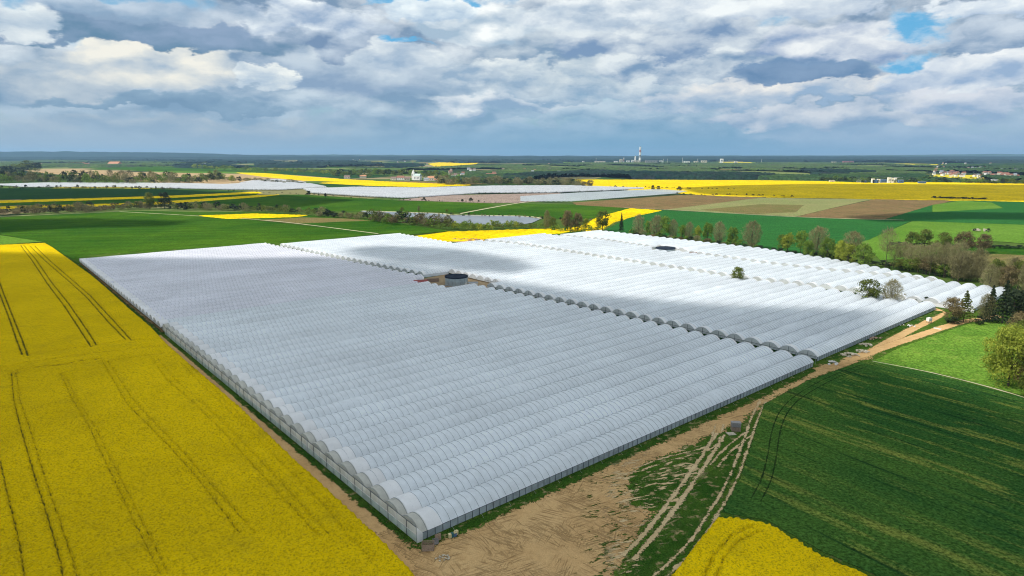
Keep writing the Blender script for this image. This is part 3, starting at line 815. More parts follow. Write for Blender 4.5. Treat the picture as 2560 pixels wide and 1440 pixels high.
def arch_mesh(name, a0, a1, mat, step=1.0, nseg=12, raise_=0.0, sag=.07, seed=0, irregular=.055):
    """film over hoops: local x along the tunnel, y across from 0 to TW"""
    n = max(2, int(round((a1 - a0) / step)) + 1); xs = np.linspace(a0, a1, n)
    r = np.random.default_rng(seed)
    t = TT(nseg)
    hoopphase = np.abs(np.sin(np.pi * (xs) / 2.0))      # 0 on hoops (every 2 m)
    wob = np.interp(xs, np.linspace(a0, a1, max(3, int((a1 - a0) / 9))), r.normal(0, irregular, max(3, int((a1 - a0) / 9))))
    V = np.zeros((n, nseg + 1, 3))
    V[:, :, 0] = xs[:, None]
    rr = (TW / 2 + raise_)
    V[:, :, 1] = TW / 2 - rr * np.cos(t)[None, :]
    sagm = hoopphase[:, None] * sag * (.35 + .65 * ARC(t))[None, :] * (1 + .4 * r.normal(size=(n, 1)))
    V[:, :, 2] = LEG + (RISE + raise_ + wob[:, None] - sagm) * ARC(t)[None, :] + raise_ * .3
    idx = np.arange(n * (nseg + 1)).reshape(n, nseg + 1)
    F = np.stack([idx[:-1, :-1], idx[1:, :-1], idx[1:, 1:], idx[:-1, 1:]], -1).reshape(-1, 4)
    return mesh_np(name, V.reshape(-1, 3), F, MAT[mat], smooth=True)


def hoop_mesh(name='hoop', r=.042, nseg=8, up=.05):
    V = []; F = []
    for i in range(nseg + 1):
        t = float(TT(nseg)[i])
        cy, sz = TW / 2 - (TW / 2) * math.cos(t), LEG + RISE * float(ARC(t))
        ny, nz = -math.cos(t) * .75, math.sqrt(1 - (math.cos(t) * .75) ** 2)
        for k in range(3):
            a = 2 * math.pi * k / 3 + math.pi / 2
            V.append((r * 1.0 * math.cos(a), cy + ny * (up + r * math.sin(a)), sz + nz * (up + r * math.sin(a))))
    for i in range(nseg):
        for k in range(3):
            b = i * 3; F.append((b + k, b + (k + 1) % 3, b + 3 + (k + 1) % 3, b + 3 + k))
    return mesh_np(name, V, np.array(F), MAT['hoop'])


HOOP = hoop_mesh()
hv = np.array([v.co[:] for v in HOOP.vertices]); hf = np.array([p.vertices[:] for p in HOOP.polygons])
def hoops_joined(name, xs):
    # flat cross-section kept: a ring of quads per hoop
    V = np.concatenate([hv + np.array([x, 0, 0]) for x in xs]); F = np.concatenate([hf + i * len(hv) for i in range(len(xs))])
    return mesh_np(name, V, F, MAT['hoop'])


def gable_mesh(x, z0=LEG, name='gable_net', mat='gable', nseg=10, full=False):
    V = [(x, 0.05, z0)]; t = TT(nseg)
    pts = [(x, TW / 2 - (TW / 2 - .05) * math.cos(a), LEG + (RISE - .04) * float(ARC(a))) for a in t]
    V = [(x, TW / 2, z0)] + pts
    F = [(0, i, i + 1) for i in range(1, nseg + 1)]
    if z0 < LEG:
        V += [(x, .05, z0), (x, TW - .05, z0)]
        F += [(0, len(V) - 2, 1), (0, nseg + 1, len(V) - 1)]
    return mesh_np(name, V, F, MAT[mat])


def interp(b, tab):
    return float(np.interp(b, [t[0] for t in tab], [t[1] for t in tab]))


E1 = [(0, 179), (60, 177), (130, 173), (200, 168), (271, 156), (375, 147), (475, 139)]
E2 = [(0, 322), (60, 320), (86, 315), (110, 309), (230, 306), (330, 306), (362, 297)]
E3 = [(-13, 400), (29, 396), (66, 388), (91, 380), (131, 376), (250, 382), (301, 386), (357, 378)]
E4 = [(23, 398), (66, 419), (116, 436), (172, 446), (227, 444), (339, 442)]
post_me = MB().box(0, 0, LEG / 2, .09, .09, LEG).mesh('post', MAT['post'])
bar_mb = {}
GRP = 'white film polytunnels standing side by side'
rows = []
for k in range(60):
    b = k * TW; a1 = interp(b + 4, E1)
    if 199 < b < 240: a1 = 150
    rows.append(('left', k, b, 0.45 if b < 214 else .3, a1))
for k in range(58):
    b = 2 + k * TW; a0 = interp(b + 4, E1) + 7.5; a1 = interp(b + 4, E2) if b < 361 else 268
    if 199 < b < 247: a0 = 186
    if 30 < b < 58: a1 -= 2
    rows.append(('middle', k, b, a0, a1))
for k in range(48):
    b = -12.5 + k * TW; a0 = interp(b + 4, E2) + 7.5 if b > 9 else 331; a1 = interp(b + 4, E3)
    if 30 < b < 58: a0 += 2
    if 205 < b < 232: a1 -= 9
    rows.append(('right', k, b, a0, a1))
for k in range(41):
    b = 26 + k * TW; a0 = interp(b + 4, E3) + 6.0; a1 = interp(b + 4, E4)
    if 205 < b < 232: a0 += 7
    if a1 - a0 < 4: a1 = a0 + 4
    rows.append(('far right', k, b, a0, a1))
BLOCKTXT = {'left': ('beside the big yellow field', 'the dirt road corner'), 'middle': ('between the round tank aisle and the lone tree aisle', 'the dirt road'),
            'right': ('beyond the lone tree aisle', 'the conifers'), 'far right': ('along the bare tree line', 'its right hand corner')}
prev_row = {}
for (blk, k, b, a0, a1) in rows:
    bt = BLOCKTXT[blk]
    org = AW(a0, b)
    film = 'film_lilac' if (blk == 'left' and b > 222) else 'film'
    root = empty('polytunnel', (org[0], org[1], NB), R(AD), cat='polytunnel', group=GRP,
                 label='%s white film polytunnel counted back from %s, in the %s block' % (ordn(k + 1), bt[1], blk))
    L = a1 - a0
    pv = prev_row.get(blk); prev_row[blk] = (a0, a1)
    for u0, u1 in (((0, pv[0] - a0), (pv[1] - a0, L)) if pv else ()):
        if u1 - u0 > 2.5:
            link('side_film', mesh_np('side_film', [(u0, .1, .1), (u1, .1, .1), (u1, .06, LEG - .02), (u0, .06, LEG - .02)], np.array([[0, 1, 2, 3]]), MAT['film']), root)
    near = (blk == 'left' and k < 20)
    st = 1.0 if (b < 330) else 2.0
    fs = 2.2 if (blk == 'left' and b < 214) else 0.0
    seed = hash((blk, k)) % 10000 if False else (len(blk) * 977 + k)
    link('cover', arch_mesh('cover', fs, L, film, st, 12 if b < 200 else 9, seed=seed, sag=.08), root)
    hx = np.arange(0 if fs else 2, L, 2.0)
    if near:
        for x in hx:
            h_ = link('hoop', HOOP, root, (x, 0, 0))
    elif not (blk in ('far right',) and b > 200):
        tag(link('hoops', hoops_joined('hoops', hx), root), kind='stuff')
    if blk == 'left' and b < 214:
        link('gable_net', gable_mesh(.25, .2, mat='net'), root)
        link('end_net', arch_mesh('end_net', .25, 2.3, 'net', 1.0, 10, seed=1), root)
        link('end_sleeve', arch_mesh('end_sleeve', 2.2, 5.9, 'film_white', .9, 12, raise_=.07, sag=.02, seed=seed, irregular=.06), root)
    elif blk == 'left':
        link('end_hood', arch_mesh('end_hood', -.3, 3.4, 'film_white', .9, 10, raise_=.07, sag=.02, seed=seed, irregular=.06), root)
        link('gable_net', gable_mesh(.0, 1.0), root)
    else:
        link('end_hood', arch_mesh('end_hood', .15, 2.4, 'film_white', 1.2, 10, raise_=.06, sag=.0, seed=seed), root)
        link('gable_net', gable_mesh(.12, .95), root)
        if b < 215 and blk == 'middle':
            link('gable_bar', MB().box(.03, TW / 2, LEG, .1, TW - .1, .1).box(.03, TW / 2, LEG / 2 + 1.0, .1, .1, LEG * .9 + 1.6).mesh('gable_bar', MAT['post']), root)
    if blk in ('left', 'middle'):
        link('end_lip', arch_mesh('end_lip', L - .9, L + .05, 'film_white', .9, 10, raise_=.06, sag=0, seed=seed), root)
        link('gable_net', gable_mesh(L - .4, .8), root)
    if blk in ('right', 'far right'):
        link('gable_net', gable_mesh(L - .3, .1), root)
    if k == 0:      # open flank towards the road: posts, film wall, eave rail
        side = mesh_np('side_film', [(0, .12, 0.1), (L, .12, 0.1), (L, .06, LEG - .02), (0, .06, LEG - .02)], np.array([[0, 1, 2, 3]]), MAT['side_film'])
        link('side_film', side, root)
        link('eave_rail', MB().box(L / 2, -.02, LEG, L, .08, .08).mesh('eave_rail', MAT['post']), root)
        for x in np.arange(0, L + .1, 2.0): link('post', post_me, root, (x, -.02, 0))
        if blk == 'left':
            for x in np.arange(8, L - 4, 8.0): link('guy_wire', MB().tube((x, -.05, LEG * .6), (x + .1, -1.5, 0), .02, n=3).mesh('guy_wire', MAT['white_rail']), root)

# soil under the tunnels is dark and planted
for nm, pl in (('bed_ground', [AW(1, 1), AW(178, 1), AW(139, 474), AW(1, 474)]), ('bed_ground', [AW(188, 3), AW(320, 4), AW(268, 455), AW(148, 460)])):
    sheet(nm, None, 'dark_field', NZ + .07, poly=np.array(pl), sp=8)
sheet('bed_ground', None, 'soil_field', NZ + .075, poly=np.array([AW(-1.0, 216), AW(-1.2, 330), AW(-.8, 474), AW(3, 474), AW(3, 216)]), sp=1.5)

# windbreak fence on the left ends
fen = empty('windbreak_fence', (*AW(-.15, 0), NB), R(AD), label='long translucent windbreak net fence with dark top rail along the tunnel ends', cat='fence')
FH = 3.7; nbay = 27
top_me = mesh_np('net_panel', [(0, 0, FH / 2 + .03), (0, TW, FH / 2 + .03), (0, TW, FH - .04), (0, 0, FH - .04)], np.array([[0, 1, 2, 3]]), MAT['net'])
low_me = mesh_np('net_panel', [(0, 0, .05), (0, TW, .05), (0, TW, FH / 2 - .03), (0, 0, FH / 2 - .03)], np.array([[0, 1, 2, 3]]), MAT['net_low'])
fp_me = MB().box(0, 0, FH / 2, .09, .09, FH).mesh('post', MAT['post']); fpm = MB().box(0, 0, FH / 2, .05, .05, FH).mesh('post', MAT['hoop'])
for i in range(nbay):
    link('net_panel', top_me, fen, (0, i * TW, 0)); link('net_panel', low_me, fen, (0, i * TW, 0))
    link('post', fp_me, fen, (-.08, i * TW + TW / 2, 0)); link('post', fpm, fen, (-.08, i * TW, 0))
    if i in (7, 14, 21): link('post', MB().box(-.1, 0, FH / 2, .16, .16, FH).mesh('post', MAT['white_rail']), fen, (0, i * TW + .4, 0))
link('top_rail', MB().box(-.08, nbay * TW / 2, FH, .1, nbay * TW, .1).mesh('top_rail', MAT['post']), fen)
link('mid_rail', MB().box(-.08, nbay * TW / 2, FH / 2, .09, nbay * TW, .12).mesh('mid_rail', MAT['white_rail']), fen)
link('corner_film', mesh_np('corner_film', [(0, -.1, 0), (1.4, -.1, 0), (1.4, -.1, 1.9), (0, -.1, FH)], np.array([[0, 1, 2, 3]]), MAT['film_white']), fen)
# second fence closing the right block
f2 = empty('net_wall', (*AW(329.5, -12.5), NB), R(AD), label='low white net wall closing the tunnel ends beside the conifers', cat='fence')
link('net_panel', MB().box(0, 10, .95, .08, 21, 1.8).mesh('net_panel', MAT['film_white']), f2)
link('top_rail', MB().box(-.05, 10, 1.9, .12, 21, .12).mesh('top_rail', MAT['white_rail']), f2)
# overhead irrigation pipe crossing the aisle ends
pp = empty('irrigation_pipe', (*AW(182.5, 1), NB), R(AD), label='thin grey irrigation pipe on posts strung along the aisle between tunnel blocks', cat='pipe')
link('pipe', MB().tube((0, 0, 2.7), (-6, 130, 2.7), .09, n=5).mesh('pipe', MAT['hoop']), pp)
for i in range(0, 17): link('post', MB().box(-6 * i / 16.5, i * TW, 1.35, .1, .1, 2.7).mesh('post', MAT['hoop']), pp)

# ------------------------------------------------------------------ tank yard between the blocks
yard = sheet('yard', None, 'yard_soil', NZ + .09, poly=np.array([AW(140, 196), AW(192, 198), AW(190, 256), AW(138, 250)]), sp=1)
sheet('yard', None, 'yard_soil', NZ + .095, poly=np.array([AW(372, 205), AW(392, 205), AW(392, 240), AW(372, 236)]), sp=1)
def tank(ab, r, h, label, rim='dark_cover', wall='steel_tank'):
    p = AW(*ab); t = empty('water_tank', (*p, NB), 0, label=label, cat='tank')
    n = 28
    for i in range(n):
        a0, a1 = 2 * math.pi * i / n, 2 * math.pi * (i + 1) / n - .012
        rr = r + (.04 if i % 2 else 0)
        V = [(rr * math.cos(a0), rr * math.sin(a0), 0), (rr * math.cos(a1), rr * math.sin(a1), 0), (rr * math.cos(a1), rr * math.sin(a1), h), (rr * math.cos(a0), rr * math.sin(a0), h)]
        link('wall_panel', mesh_np('wall_panel', V, np.array([[0, 1, 2, 3]]), MAT[wall]), t)
    V = []; F = []
    for i in range(n):
        a = 2 * math.pi * i / n
        for q, z in ((r + .15, h - .45), (r + .15, h + .35), (r - .25, h + .35), (r - .25, h - .6)): V.append((q * math.cos(a), q * math.sin(a), z))
    for i in range(n):
        for k in range(3): j = (i + 1) % n; F.append((i * 4 + k, j * 4 + k, j * 4 + k + 1, i * 4 + k + 1))
    link('rim', mesh_np('rim', V, np.array(F), MAT[rim]), t)
    V = [(0, 0, h - .5)] + [((r - .2) * math.cos(2 * math.pi * i / n), (r - .2) * math.sin(2 * math.pi * i / n), h + .05) for i in range(n)]
    link('cover', mesh_np('cover', V, [(0, i + 1, (i + 1) % n + 1) for i in range(n)], MAT['dark_cover']), t)
    return t
tank((169, 222), 7.2, 5.3, 'large round galvanised water tank with sagging dark cover in the tunnel yard')
tank((381, 219), 8.0, 4.2, 'low round dark covered reservoir among the far white tunnels')
def shed(p, w, d, h, rh, rz, wall, roof, name, label, cat='shed', door=True):
    t = empty(name, (p[0], p[1], NB), rz, label=label, cat=cat)
    MB().box(0, 0, h / 2, w, d, h).obj('wall', MAT[wall], t)
    r = MB().gable(0, 0, h, w, d, rh, over=.35).obj('roof', MAT[roof], t)
    if door: MB().box(-w * .2, -d / 2 - .03, h * .4, w * .22, .06, h * .8).obj('door', MAT['brown_tile'], t)
    return t
shed(G(1052, 716), 8.0, 5.0, 2.6, 1.6, R(12), 'cream_wall', 'red_roof', 'shed', 'shed with a deep red pitched roof in the yard left of the round tank')
def boxstack(px, n, label, grp=None, w=1.2, mat='wood'):
    pass
for i in range(6):
    p = G(1070 + i * 5, 705 - .2 * i)
    t = empty('container_crate', (p[0], p[1], NB), R(10), label=ordn(i + 1) + ' from the left of the brown crates between red roof and round tank', cat='crate', group='brown crates in the tank yard')
    MB().box(0, 0, 1.2, 1.15, 1.0, 2.3).obj('crate_body', MAT['wood'], t)
    for z in (.35, 1.1, 1.85): MB().box(0, -.53, z, 1.2, .05, .25).obj('slat', MAT['brown_tile'], t)
shed(G(1183, 716), 5.5, 3.4, 2.6, .3, R(5), 'white_wall', 'grey_roof', 'container', 'pale grey container beside the round tank at the tunnel aisle', 'container', door=False)
t = empty('barrel', (*G(1164, 714), NB), 0, label='cream round barrel tank standing at the foot of the round water tank', cat='barrel')
MB().tube((0, 0, 0), (0, 0, 1.9), .95, n=14).obj('barrel_body', MAT['white_wall'], t, smooth=False)
MB().tube((0, 0, 1.9), (0, 0, 2.15), .4, .3, n=10).obj('lid', MAT['grey_roof'], t)
for i, (x, y) in enumerate([(1105, 716), (1120, 720), (1096, 722)]):
    t = empty('pipe_frame', (*G(x, y), NB), R(8), label=['left bundle of pale pipes lying before the round tank', 'nearest bundle of pale pipes lying before the round tank', 'leftmost pale pipe bundle beside the red roofed shed'][i], cat='pipe', group='pipes in the tank yard')
    MB().tube((-4, 0, .5), (4, 0, .5), .12).tube((-4, .6, .5), (4, .6, .5), .12).obj('pipe', MAT['hoop'], t)
    MB().box(0, 0, .25, 8, .2, .3).obj('support', MAT['wood'], t)
for i, x in enumerate((1712, 1730)):
    t = shed(G(x, 641), 7, 4, 2.4, 1.0, R(0), 'cream_wall', 'brown_tile', 'hut', ['brown roofed hut just right of the dark reservoir', 'smaller brown hut at the right end of the reservoir gap'][i], 'hut')


# ------------------------------------------------------------------ near yard objects
def slatted_box(px, w, d, h, rz, label, z=0.0, mat='wood', lid=False):
    p = G(*px, NB); t = empty('pallet_box', (p[0], p[1], NB + z), rz, label=label, cat='pallet box')
    n = max(3, int(h / .26)); 
    for i in range(n):
        zz = h * (i + .5) / n
        MB().box(0, -d / 2, zz, w, .04, h / n * .62).obj('slat', MAT[mat], t)
        MB().box(0, d / 2, zz, w, .04, h / n * .62).obj('slat', MAT[mat], t)
        MB().box(-w / 2, 0, zz, .04, d, h / n * .62).obj('slat', MAT[mat], t)
        MB().box(w / 2, 0, zz, .04, d, h / n * .62).obj('slat', MAT[mat], t)
    for sx in (-1, 1):
        for sy in (-1, 1): MB().box(sx * w * .46, sy * d * .44, h / 2, .1, .1, h).obj('corner_post', MAT[mat], t)
    MB().box(0, 0, .12, w * .95, d * .95, .08).obj('floor_board', MAT[mat], t)
    if lid:
        for i in range(5): MB().box(0, -d / 2 + d * (i + .5) / 5, h + .12, w + .3, d / 5 * .85, .05).obj('lid_board', MAT['wood_grey'], t)
    return t
slatted_box((1070, 1366), 2.5, 1.7, 1.5, R(4), 'big open slatted pallet box at the corner of the nearest tunnel')
slatted_box((1089, 1352), 1.1, .9, 1.0, R(20), 'small pale pallet box right behind the big open one', mat='wood_grey')
t = slatted_box((1839, 1071), 2.5, 1.9, 1.25, R(-6), 'lower wooden bin of the stack beside the forking tracks')
t = slatted_box((1839, 1071), 2.5, 1.9, 1.15, R(-4), 'roofed upper wooden bin of the stack beside the forking tracks', z=1.32, mat='wood_grey', lid=True)
t = empty('flat_board', (*G(1828, 1080, NB), NB + .1), R(10), label='flat grey board pile on the grass at the foot of the wooden bins', cat='boards')
for i in range(5): MB().box(0, -.8 + .4 * i, .03 * (i % 2), 2.4, .34, .08).obj('board', MAT['rubble'], t)
p = G(1095, 1345, NB); t = empty('panel_board', (p[0], p[1], NB), R(30), label='upright light brown board leaning at the first tunnel posts', cat='board')
MB().box(0, 0, .8, 1.4, .12, 1.6).obj('board_face', MAT['wood'], t); MB().box(0, .2, .5, .1, .5, 1.0).obj('prop', MAT['wood_grey'], t)
for i, (x, y, m_) in enumerate([(1125, 1338, 'crate_yellow'), (1131, 1336, 'crate_teal'), (1137, 1334, 'crate_blue'), (1141, 1330, 'crate_yellow')]):
    p = G(x, y, NB); lab = ['cream beehive box leftmost of four by the tunnel posts', 'dark teal beehive box second from left by the tunnel posts', 'blue beehive box third from left by the tunnel posts', 'yellow beehive box rightmost of four by the tunnel posts'][i]
    t = empty('hive_box', (p[0], p[1], NB), R(35), label=lab, cat='beehive', group='beehive boxes by the first tunnel')
    MB().box(0, 0, .45, .62, .6, .8).obj('hive_body', MAT[m_], t); MB().box(0, 0, .9, .72, .7, .1).obj('lid', MAT['crate_yellow' if i != 1 else 'crate_teal'], t)
def rubble(px, n, spread, label, size=.35, mat='rubble', cat='rubble'):
    p = G(*px, NB); t = empty('rubble_heap', (p[0], p[1], NB), 0, label=label, cat=cat)
    for i in range(n):
        m = MB(); a = random.random() * 6.28; d = spread * math.sqrt(random.random())
        m.box(0, 0, 0, size * random.uniform(.4, 1.1), size * random.uniform(.5, 1.2), size * random.uniform(.3, .7), random.random() * 3)
        m.v = [(v[0] + random.uniform(-.08, .08), v[1] + random.uniform(-.08, .08), v[2] + random.uniform(-.05, .05)) for v in m.v]
        m.obj('chunk', MAT[mat], t, loc=(d * math.cos(a) * 1.4, d * math.sin(a), size * .25 + max(0, 1 - d / spread) * size * .8))
    return t
rubble((1109, 1388), 22, 1.2, 'small heap of pale broken boards on the dirt near the tunnel corner')
rubble((2125, 885), 30, 2.6, 'pale mound of excavated soil beside the road under the second block', .9)
rubble((2155, 876), 20, 2.0, 'smaller pale soil mound behind the first one by the road', .8)
rubble((2165, 860), 14, 1.8, 'pile of tan crates and stones against the second block wall', .9)
rubble((2190, 845), 18, 2.6, 'brown debris heap against the side of the second tunnel block', .8, 'wood')
rubble((2270, 812), 12, 2.5, 'white plastic scraps in the grass beside the second block', .6, 'plastic_sheet')
rubble((2080, 905), 10, 2.2, 'crumpled white sheet at the edge of the road near the aisle', .8, 'plastic_sheet', 'plastic sheet')
# IBC tote on a stand
p = G(2322, 805, NB); t = empty('liquid_tote', (p[0], p[1], NB), R(20), label='white caged liquid tote on a small stand between the two dirt roads', cat='tank')
MB().box(0, 0, 1.9, 1.9, 1.6, 1.6).obj('bottle', MAT['white_wall'], t)
for s_ in (-.9, -.3, .3, .9): MB().box(s_, -.83, 1.9, .06, .06, 1.7).obj('cage_bar', MAT['hoop'], t)
for zz in (1.3, 1.9, 2.5): MB().box(0, -.85, zz, 2.0, .05, .05).obj('cage_bar', MAT['hoop'], t)
for sx in (-1, 1):
    for sy in (-1, 1): MB().box(sx * .8, sy * .65, .55, .12, .12, 1.1).obj('leg', MAT['wood'], t)
p = G(2344, 819, NB); t = empty('trough', (p[0], p[1], NB), R(-50), label='small white trough lying in the grass by the upper dirt road', cat='trough')
MB().box(0, 0, .2, 3.0, .8, .35).obj('basin', MAT['white_wall'], t); MB().box(0, 0, .42, 2.6, .5, .06).obj('inside', MAT['hoop'], t)
# machinery heap at the far end of the second block
for i in range(9):
    p = G(1135 + i * 7.5, 599 + (i % 3)); t = empty('timber_stack', (p[0], p[1], NB), R(random.uniform(-20, 20)), label=ordn(i + 1) + ' from the left of the orange brown timber heaps by the yellow strip', cat='timber', group='timber heaps by the yellow strip')
    m = MB()
    for j in range(4): m.tube((-2.2, j * .5 - 1, .4), (2.2, j * .5 - 1 + random.uniform(-.3, .3), .5 + random.random()), .3)
    m.obj('timber', MAT['orange_tile' if i % 2 else 'wood'], t); MB().box(0, 0, .2, 4, 2, .4).obj('bearer', MAT['brown_tile'], t)
sheet('yard', [(1120, 604), (1150, 597), (1200, 596), (1215, 601), (1190, 606)], 'road_dirt', NZ + .1, sp=2)


# ------------------------------------------------------------------ trees
def leaf_cloud(seed, n, size, lobes, squash=1.0, lrs=1.0, top=1.0, bottom=.22, wid=.5, flat=.6):
    """n small faces spread through the lobes of a crown, unit height 1, width 1"""
    r = np.random.default_rng(seed)
    th = r.random(lobes) * 2 * np.pi; zz = r.random(lobes) ** .8
    rad = wid * np.sqrt(np.clip(1 - (2 * zz - .85) ** 2 * .75, .05, 1)) * r.uniform(.35, .82, lobes)
    cen = np.stack([rad * np.cos(th), rad * np.sin(th), bottom + .12 + zz * (top - bottom - .24)], 1)
    lr = r.uniform(.10, .19, lobes) * lrs
    li = r.integers(0, lobes, n)
    d = r.normal(size=(n, 3)); d /= np.linalg.norm(d, axis=1)[:, None]
    d[:, 2] = np.abs(d[:, 2]) * np.where(r.random(n) < .75, 1, -1)
    rr = lr[li] * r.uniform(.55, 1.08, n)
    pos_ = cen[li] + d * rr[:, None] * np.array([1.15, 1.15, .95])
    t1 = np.cross(d, r.normal(size=(n, 3))); t1 /= np.linalg.norm(t1, axis=1)[:, None]
    t2 = np.cross(d + r.normal(size=(n, 3)) * .5, t1); t2 /= np.linalg.norm(t2, axis=1)[:, None]
    s = size * r.uniform(.55, 1.35, n)[:, None]
    V = np.stack([pos_ - t1 * s, pos_ + t2 * s * flat, pos_ + t1 * s, pos_ - t2 * s * flat], 1).reshape(-1, 3)
    F = np.arange(4 * n).reshape(n, 4)
    return V, F, cen


def trunk_mb(cen, seed, r0=.028, split=.30):
    m = MB(); r = np.random.default_rng(seed)
    m.tube((0, 0, -.02), (.01, 0, split), r0, r0 * .72, 6, cap=False)
    m.tube((.01, 0, split), (0, .015, .70), r0 * .72, r0 * .3, 5, cap=False)
    for c in cen[r.permutation(len(cen))[:9]]:
        s0 = split * r.uniform(.75, 1.5)
        m.tube((0, 0, s0), tuple(c * np.array([.85, .85, 1.0])), r0 * .36, r0 * .1, 4, cap=False)
    return m


def twig_cloud(seed, n, wid=.5, base=.28, top=1.0, ln=.10, w=.0042, round_=True):
    r = np.random.default_rng(seed)
    th = r.random(n) * 2 * np.pi; u = r.random(n) ** .5
    z = base + (top - base) * r.random(n)
    zz = (z - base) / (top - base)
    prof = np.sqrt(np.clip(1 - (2 * zz - .95) ** 2 * .92, .02, 1))
    ph = r.uniform(0, 6.28, 4)
    rad = wid * prof * u * (.86 + .13 * np.sin(3 * th + ph[0] + 5 * z) + .12 * np.sin(5 * th + ph[1] - 9 * z) + .08 * np.sin(9 * th + ph[2]))
    z = z + .05 * np.sin(4 * th + ph[3]) * u
    p = np.stack([rad * np.cos(th), rad * np.sin(th), z], 1)
    d = np.stack([np.cos(th) * .8, np.sin(th) * .8, r.uniform(.1, 1.5, n)], 1) + r.normal(size=(n, 3)) * .45
    d /= np.linalg.norm(d, axis=1)[:, None]
    t = np.cross(d, r.normal(size=(n, 3))); t /= np.linalg.norm(t, axis=1)[:, None]
    L = ln * r.uniform(.5, 1.4, n)[:, None]; W = w * r.uniform(.6, 1.5, n)[:, None]
    V = np.stack([p - t * W, p + d * L, p + t * W, p - d * L * .25], 1).reshape(-1, 3)
    return V, np.arange(4 * n).reshape(n, 4)


def conifer_cloud(seed, n, wid=.34, droop=.5, gaps=True):
    r = np.random.default_rng(seed); z = .08 + .92 * r.random(n) ** .85
    lay = np.round(z * 13) / 13; z = lay + r.normal(size=n) * .012
    rad = wid * (1.03 - z) * r.random(n) ** .55 * (1 + .35 * np.sin(lay * 57 + r.integers(0, 6, n)))
    th = r.random(n) * 2 * np.pi
    p = np.stack([rad * np.cos(th), rad * np.sin(th), z - rad * droop * .35], 1)
    d = np.stack([np.cos(th), np.sin(th), -droop * np.ones(n)], 1) + r.normal(size=(n, 3)) * .3; d /= np.linalg.norm(d, axis=1)[:, None]
    t = np.cross(d, r.normal(size=(n, 3))); t /= np.linalg.norm(t, axis=1)[:, None]
    s = .036 * r.uniform(.6, 1.4, n)[:, None]
    V = np.stack([p - t * s * .5, p + d * s, p + t * s * .5, p - d * s], 1).reshape(-1, 3)
    return V, np.arange(4 * n).reshape(n, 4)


TREE = {}
def add_kind(key, V, F, mat, mb, name_crown='crown'):
    TREE.setdefault(key, []).append((mesh_np('crown', V, F, MAT[mat]), mb.mesh('trunk', MAT['bark']), V, F))


for sd_ in range(3):
    for key, mat in (('green', 'leaf_green'), ('yellow', 'leaf_yellow'), ('olive', 'leaf_olive'), ('dark', 'leaf_dark'), ('brown', 'leaf_brown')):
        V, F, cen = leaf_cloud(sd_ * 10 + len(key), 2400, .030, 34, bottom=.08)
        add_kind(key, V, F, mat, trunk_mb(cen, sd_))
    V, F = twig_cloud(sd_ + 50, 2600, base=.12, w=.0055)
    _, _, cen = leaf_cloud(sd_ + 70, 10, .03, 24)
    add_kind('bare', V, F, 'twig', trunk_mb(cen, sd_, .022, .32))
    V, F = twig_cloud(sd_ + 60, 1500, wid=.5, base=.42, ln=.08)
    add_kind('tallbare', V, F, 'twig', trunk_mb(cen, sd_, .018, .42))
    V, F = conifer_cloud(sd_ + 80, 1700)
    m = MB().tube((0, 0, -.02), (0, 0, .98), .016, .003, 6, cap=False); add_kind('conifer', V, F, 'leaf_dark', m)
    V, F = conifer_cloud(sd_ + 84, 1100, wid=.42, droop=.1)
    m = MB().tube((0, 0, -.02), (0, 0, .98), .016, .003, 6, cap=False); add_kind('thin_conifer', V, F, 'leaf_olive', m)
    V, F, cen = leaf_cloud(sd_ + 90, 900, .05, 16, bottom=.0, top=1.0)
    add_kind('bush', V, F, 'leaf_dark', trunk_mb(cen, sd_, .02, .1))
    add_kind('greenbush', V, F, 'leaf_green', trunk_mb(cen, sd_, .02, .1))
V, F, cen = leaf_cloud(501, 16000, .0165, 46, lrs=1.15, bottom=.0); add_kind('big', V, F, 'leaf_yellow', trunk_mb(cen, 5, .022, .2))
V, F, cen = leaf_cloud(502, 15000, .0165, 40, lrs=1.15, bottom=.0); add_kind('big', V, F, 'leaf_olive', trunk_mb(cen, 6, .022, .2))

tcount = [0]
def tree(kind, x, yb, yt, wpx, label, group=None, var=None, base=None, name=None, z=None):
    p = G(x, yb) if base is None else np.asarray(base)
    zc = zc_at(p); h = (yb - yt) * zc / FPX / CT; w = wpx * zc / FPX
    tcount[0] += 1; var = tcount[0] if var is None else var
    cr, tk, _, _ = TREE[kind][var % len(TREE[kind])]
    nm = name or {'bare': 'bare_tree', 'tallbare': 'bare_tree', 'conifer': 'conifer_tree', 'thin_conifer': 'conifer_tree', 'bush': 'bush', 'greenbush': 'bush'}.get(kind, 'leafy_tree')
    t = empty(nm, (p[0], p[1], NB if p[1] < 760 else .5), random.random() * 6.28, label=label, cat='bush' if 'bush' in kind else 'tree', group=group)
    t.scale = (w, w, h)
    link('trunk', tk, t); link('crown', cr, t)
    return t


# lone trees among the tunnels
tree('olive', 1843, 708, 667, 40, 'lone round olive green tree standing in the aisle between white tunnels')
tree('olive', 2170, 758, 697, 62, 'leafy green tree, left one of the pair among white tunnels', var=1)
tree('bare', 2227, 762, 702, 54, 'bare brownish tree, right one of the pair among white tunnels')
tree('bush', 2288, 760, 748, 16, 'small dark shrub left of the last tunnel arch')
tree('bush', 2315, 757, 742, 16, 'tiny dark shrub before the bright tunnel arch by the net wall')
